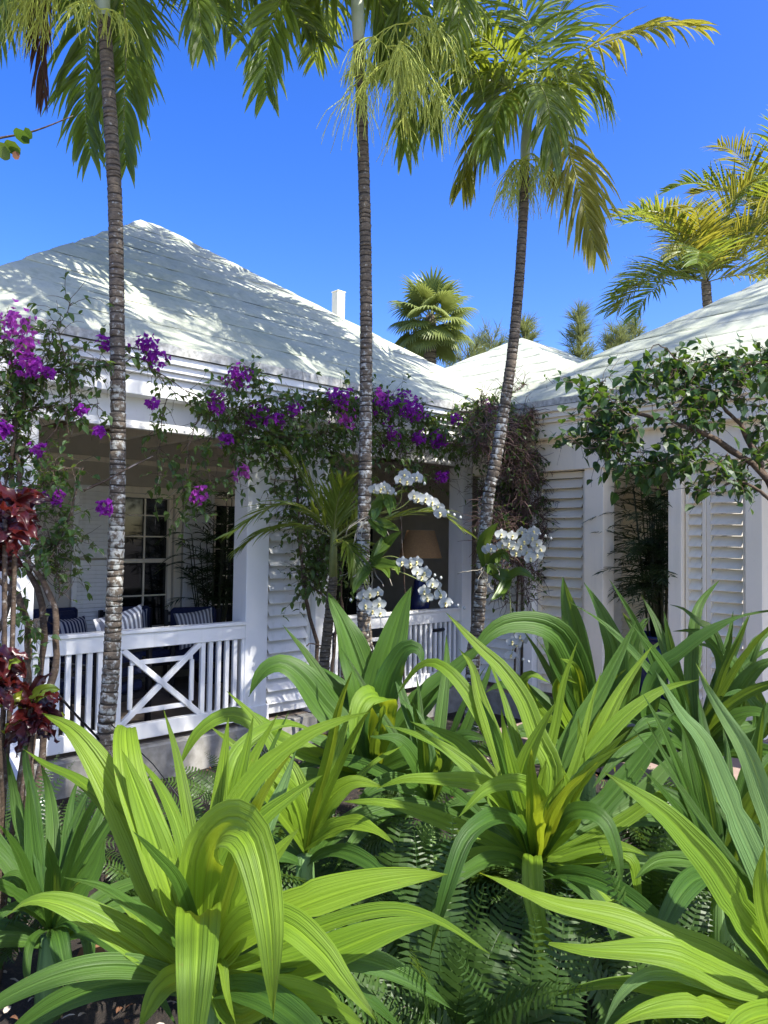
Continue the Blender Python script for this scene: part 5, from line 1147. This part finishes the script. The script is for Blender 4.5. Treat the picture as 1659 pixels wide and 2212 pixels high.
orchid('white orchid cluster on the rightmost palm trunk', 7.1, [([(1060, 860), (1180, 820), (1250, 650), (1340, 600)], [(1110, 740), (1085, 745), (1190, 630), (1200, 710), (1275, 640), (1290, 725), (1350, 605)]), ([(1060, 860), (1250, 800), (1350, 680), (1450, 620)], [(1372, 680), (1392, 765), (1440, 650), (1450, 600), (1470, 700), (1482, 795), (1310, 775), (1420, 815), (1500, 745), (1345, 720), (1400, 640), (1250, 700)]), ([(1060, 900), (1230, 950), (1260, 1150), (1270, 1290), (1300, 1450), (1270, 1600)], [(1248, 1295), (1300, 1285), (1340, 1435), (1360, 1460), (1280, 1480), (1310, 1500), (1265, 1590)])],
       [([(1060, 880), (1050, 700), (1110, 600), (1170, 530)], 110), ([(1060, 900), (1230, 970), (1340, 920), (1460, 980)], 100), ([(1060, 900), (1230, 970), (1190, 1080), (1100, 1160)], 100), ([(1060, 900), (1150, 940), (1100, 880), (1080, 940)], 70), ([(1060, 880), (1160, 800), (1150, 900)], 60), ([(1060, 880), (1200, 780), (1250, 850)], 80), ([(1060, 900), (1230, 980), (1200, 1150)], 60)], 63)

# ================================================================== VERANDA FURNITURE
def pot_palm(label, p, Ht, n, seed, pr=.26, ph=.5, spread=.5):
    rg = random.Random(seed); pot = thing('plant_pot', 'dark blue glazed pot ' + label[1], 'pot', None, Matrix.Translation(p)); mb = MB()
    mb.lathe([(.0, .0), (pr * .7, .0), (pr * .78, .03), (pr * .98, ph * .55), (pr * .95, ph * .82), (pr * .86, ph * .9), (pr, ph * .95), (pr * 1.02, ph), (pr * .92, ph), (pr * .9, ph * .93), (0, ph * .93)], 28); body = part('body', mb, M['navyglaze'], pot, True)
    mb = MB(); mb.lathe([(pr * .99, ph * .52), (pr * 1.01, ph * .55), (pr * .985, ph * .58)], 28); part('rib', mb, M['navyglaze'], pot, True)
    b = Vector(p) + Vector((0, 0, ph * .95)); t = at_base('bamboo_palm', label[0], 'plant', b)
    for i in range(n):
        a = rg.uniform(0, 6.28); r = pr * .6 * rg.random(); q = Vector((math.cos(a) * r, math.sin(a) * r, 0)); h = Ht * rg.uniform(.45, 1); tp = q * 2.2 + Vector((0, 0, h))
        mb = MB(); mb.tube([q, q.lerp(tp, .5), tp], [.010, .008, .005], 5); part('cane', mb, M['cane'], t, True)
        for k in range(4):
            z = h * (1 - .2 * k); q0 = q.lerp(tp, z / h); az = rg.uniform(0, 6.28); e = rad(rg.uniform(5, 60)); d = Vector((math.cos(az) * math.cos(e), math.sin(az) * math.cos(e), math.sin(e))); P = [q0]; w = q0.copy()
            for s in range(4): w = w + d * spread / 4 * rg.uniform(.7, 1.1); P.append(w.copy()); d = (d + Vector((0, 0, -.28))).normalized()
            mb = MB(); frond(mb, P, n=12, ll=.22, lw=.02, droop=.8, seed=seed * 100 + i * 4 + k, rr=.004, start=.2, segs=3); part('frond', mb, [M['bamboo'], M['cane']], t)
pot_palm(('bamboo palm filling the doorway of the louvred pavilion', 'in the doorway of the louvred pavilion'), H(.95, 1.82, -.055), 1.75, 46, 71, .30, .78, .6)
pot_palm(('bamboo palm in the dark veranda between window and french door', 'holding the bamboo palm by the veranda window'), H(-2.0, -2.45, -.046), 1.75, 20, 72, .26, .5, .42)
pot_palm(('dark bamboo palm behind the lamp', 'behind the lamp table'), H(-.15, -2.3, -.046), 1.7, 22, 73, .26, .5, .5)
def cushion(name, label, catg, mat, w, h, th, mw):
    n = 10; mb = MB(); vs = []; uv = []
    for sd in (1, -1):
        for j in range(n + 1):
            for i in range(n + 1):
                u, v = i / n * 2 - 1, j / n * 2 - 1; k = (max(0, (1 - u ** 4) * (1 - v ** 4))) ** .5; e = 1 + .06 * (abs(u * v) ** 2)
                vs.append((u * w / 2 * e * (1 - .04 * (1 - v * v)), sd * th / 2 * k, v * h / 2 * e * (1 - .04 * (1 - u * u)))); uv.append((i / n, j / n))
    m = (n + 1) ** 2; fs = []
    for s in (0, 1):
        for j in range(n):
            for i in range(n): q = s * m + j * (n + 1) + i; f = (q, q + 1, q + n + 2, q + n + 1); fs.append(f if s else f[::-1])
    mb.add(vs, fs, uv); o = link(name, mb.mesh(name, mat, True)); o.matrix_world = mw; tag(o, label, catg); return o
def armchair(label, a, b, rot, back='navy', seatm='navy'):
    """low dark wooden armchair; local +y is the direction it faces"""
    mw = HM @ Matrix.Translation((a, -b, -.046)) @ Matrix.Rotation(rad(rot), 4, 'Z'); t = thing('armchair', label, 'armchair', 'armchairs on the veranda', mw)
    for sx in (-1, 1):
        for y0, z1 in ((.28, .62), (-.30, .9)):
            mb = MB(); mb.box(sx * .30 - .022, sx * .30 + .022, y0 - .022, y0 + .022, 0, z1, 0, None, .004); part('leg', mb, M['dark'], t)
        mb = MB(); mb.box(sx * .30 - .035, sx * .30 + .035, -.277, .34, .621, .65, 0, None, .006); part('arm', mb, M['dark'], t)
    mb = MB(); mb.box(-.277, .277, -.30, .30, .30, .36, 0, None, .005); part('seat_frame', mb, M['dark'], t)
    mb = MB(); mb.box(-.27, .27, -.28, .32, .361, .47, 0, None, .03); part('seat_cushion', mb, M[seatm], t)
    for z in (.5, .62, .74, .86): mb = MB(); mb.box(-.277, .277, -.315, -.29, z - .02, z + .02, 0, None, .004); part('back_slat', mb, M['dark'], t)
    mb = MB(); mb.box(-.26, .26, -.285, -.17, .475, .93, 0, None, .035); part('back_cushion', mb, M[back], t)
    return mw
A1 = armchair('navy armchair at the left end of the dark veranda', -3.75, -2.35, 205)
A2 = armchair('navy armchair under the veranda window', -2.95, -2.50, 180)
A3 = armchair('navy armchair right of the window, near the bamboo palm', -2.45, -2.05, 160)
A4 = armchair('dark armchair just inside the railing with a pale cushion', -4.05, -.95, 20)
cushion('cushion', 'blue and white striped cushion on the armchair under the window', 'cushion', M['stripe'], .44, .40, .14, A2 @ Matrix.Translation((.05, -.08, .70)) @ Matrix.Rotation(rad(14), 4, 'X'))
cushion('cushion', 'blue striped cushion on the left veranda armchair', 'cushion', M['stripe'], .42, .38, .14, A1 @ Matrix.Translation((-.08, -.06, .68)) @ Matrix.Rotation(rad(14), 4, 'X'))
cushion('cushion', 'beige cushion leaning at the far left of the veranda', 'cushion', M['beige'], .42, .42, .14, HM @ Matrix.Translation((-4.25, 2.3, .66)) @ Matrix.Rotation(rad(14), 4, 'X'))
cushion('cushion', 'pale patterned cushion on the armchair near the bamboo palm', 'cushion', M['stripewhite'], .42, .40, .14, A3 @ Matrix.Translation((.0, -.06, .70)) @ Matrix.Rotation(rad(16), 4, 'X') @ Matrix.Rotation(rad(8), 4, 'Y'))
cushion('cushion', 'white cushion with thin dark stripes showing over the railing cap', 'cushion', M['stripewhite'], .52, .36, .16, HM @ Matrix.Translation((-3.98, .68, .86)) @ Matrix.Rotation(rad(18), 4, 'Z') @ Matrix.Rotation(rad(-10), 4, 'Y'))
t = thing('bench', 'dark long bench along the veranda wall below the window', 'bench', None, HM @ Matrix.Translation((-4.15, 2.55, -.046)))
for x in (-.6, .6):
    for y in (-.2, .2): mb = MB(); mb.box(x - .025, x + .025, y - .025, y + .025, 0, .4, 0, None, .004); part('leg', mb, M['dark'], t)
mb = MB(); mb.box(-.65, .65, -.24, .24, .401, .46, 0, None, .008); part('seat', mb, M['dark'], t)
mb = MB(); mb.box(-.63, .63, -.22, .22, .461, .55, 0, None, .03); part('seat_cushion', mb, M['navy'], t)
mb = MB(); mb.box(-.63, .63, .2, .29, .58, .95, 0, None, .03); part('back_cushion', mb, M['navy'], t)
# lamp on its table
lp = D(908, 1205, 9.3); tz = .66
t = thing('side_table', 'dark side table holding the lamp', 'table', None, Matrix.Translation((lp.x, lp.y, -.046)))
mb = MB(); mb.lathe([(0, tz + .046 - .04), (.33, tz + .046 - .04), (.34, tz + .046 - .02), (.33, tz + .046), (0, tz + .046)], 28); part('table_top', mb, M['dark'], t)
mb = MB(); mb.lathe([(.2, 0), (.2, .03), (.06, .06), (.045, .3), (.06, .5), (.1, tz + .005)], 16); part('pedestal', mb, M['dark'], t, True)
t = thing('table_lamp', 'table lamp with woven tan shade in the second veranda bay', 'lamp', None, Matrix.Translation((lp.x, lp.y, tz)))
zs = lp.z - tz; mb = MB(); mb.lathe([(0, 0), (.10, 0), (.11, .02), (.06, .05), (.11, .16), (.13, .27), (.10, .38), (.04, zs - .08), (.02, zs + .05), (.012, zs + .25)], 20); part('lamp_base', mb, M['navyglaze'], t, True)
mb = MB(); mb.lathe([(.265, zs), (.262, zs + .01), (.172, zs + .335), (.168, zs + .335), (.255, zs + .01)], 40); part('lamp_shade', mb, M['shade'], t, True)
# guy cable and wire
mb = MB(); mb.tube([D(108, 1480, 5.0), D(160, 1540, 5.25), D(215, 1598, 5.45)], .008, 6); o = link('guy_strap', mb.mesh('guy_strap', M['iron'], True)); tag(o, 'black strap tied down to the leftmost palm', 'strap')
mb = MB(); mb.tube([D(240, 1565, 5.45), D(330, 1650, 5.2), D(440, 1790, 4.9)], .004, 5); o = link('guy_wire', mb.mesh('guy_wire', M['iron'], True)); tag(o, 'thin wire running from the leftmost palm to the mulch', 'wire')

# ================================================================== GROUND LITTER
rg = random.Random(77); mb = MB(); mc = MB()
for i in range(2600):
    y = 2.2 + 5 * rg.random(); x = rg.uniform(-.62, .62) * y; p = Vector((x, y, GZ + .03 + rg.uniform(-.01, .015))); h = H(0, 0, 0)
    if (p - HO).dot(-HW) < -.2 and (p - HO).dot(HU) < 0: continue
    a = rg.uniform(0, 6.28); add_leaf(mb if rg.random() < .6 else mc, p, Vector((math.cos(a), math.sin(a), rg.uniform(-.2, .3))), Vector((rg.uniform(-.5, .5), rg.uniform(-.5, .5), 1)), rg.uniform(.02, .055), rg.uniform(.008, .03), rg)
o = link('leaf_litter', mb.mesh('leaf_litter', M['litter'])); o['kind'] = 'stuff'; o['label'] = 'brown leaf litter scattered over the mulch'; o['category'] = 'leaf litter'
o = link('bark_chips', mc.mesh('bark_chips', M['chip'])); o['kind'] = 'stuff'; o['label'] = 'pale bark chips scattered over the mulch'; o['category'] = 'bark chips'
for (x, y, s, lab) in ((100, 2130, .10, 'large reddish dead leaf on the mulch, lower left'), (165, 2085, .09, 'dead brown leaf beside the small left lily')):
    mb = MB(); p = onz(x, y); add_leaf(mb, Vector((0, 0, .04)), Vector((1, .3, .1)), Vector((0, -.3, 1)), s * 1.6, s, rg); o = link('dead_leaf', mb.mesh('dead_leaf', M['litter'])); o.location = p; tag(o, lab, 'leaf')
mb = MB(); mb.lathe([(0, .11), (.05, .105), (.09, .08), (.11, .03), (.115, -.03)], 14); o = link('stone', mb.mesh('stone', M['stone'], True)); o.location = onz(842, 2200); o.scale = (1.2, 1, 1); tag(o, 'rounded brown stone at the bottom edge below the tall fern', 'stone')
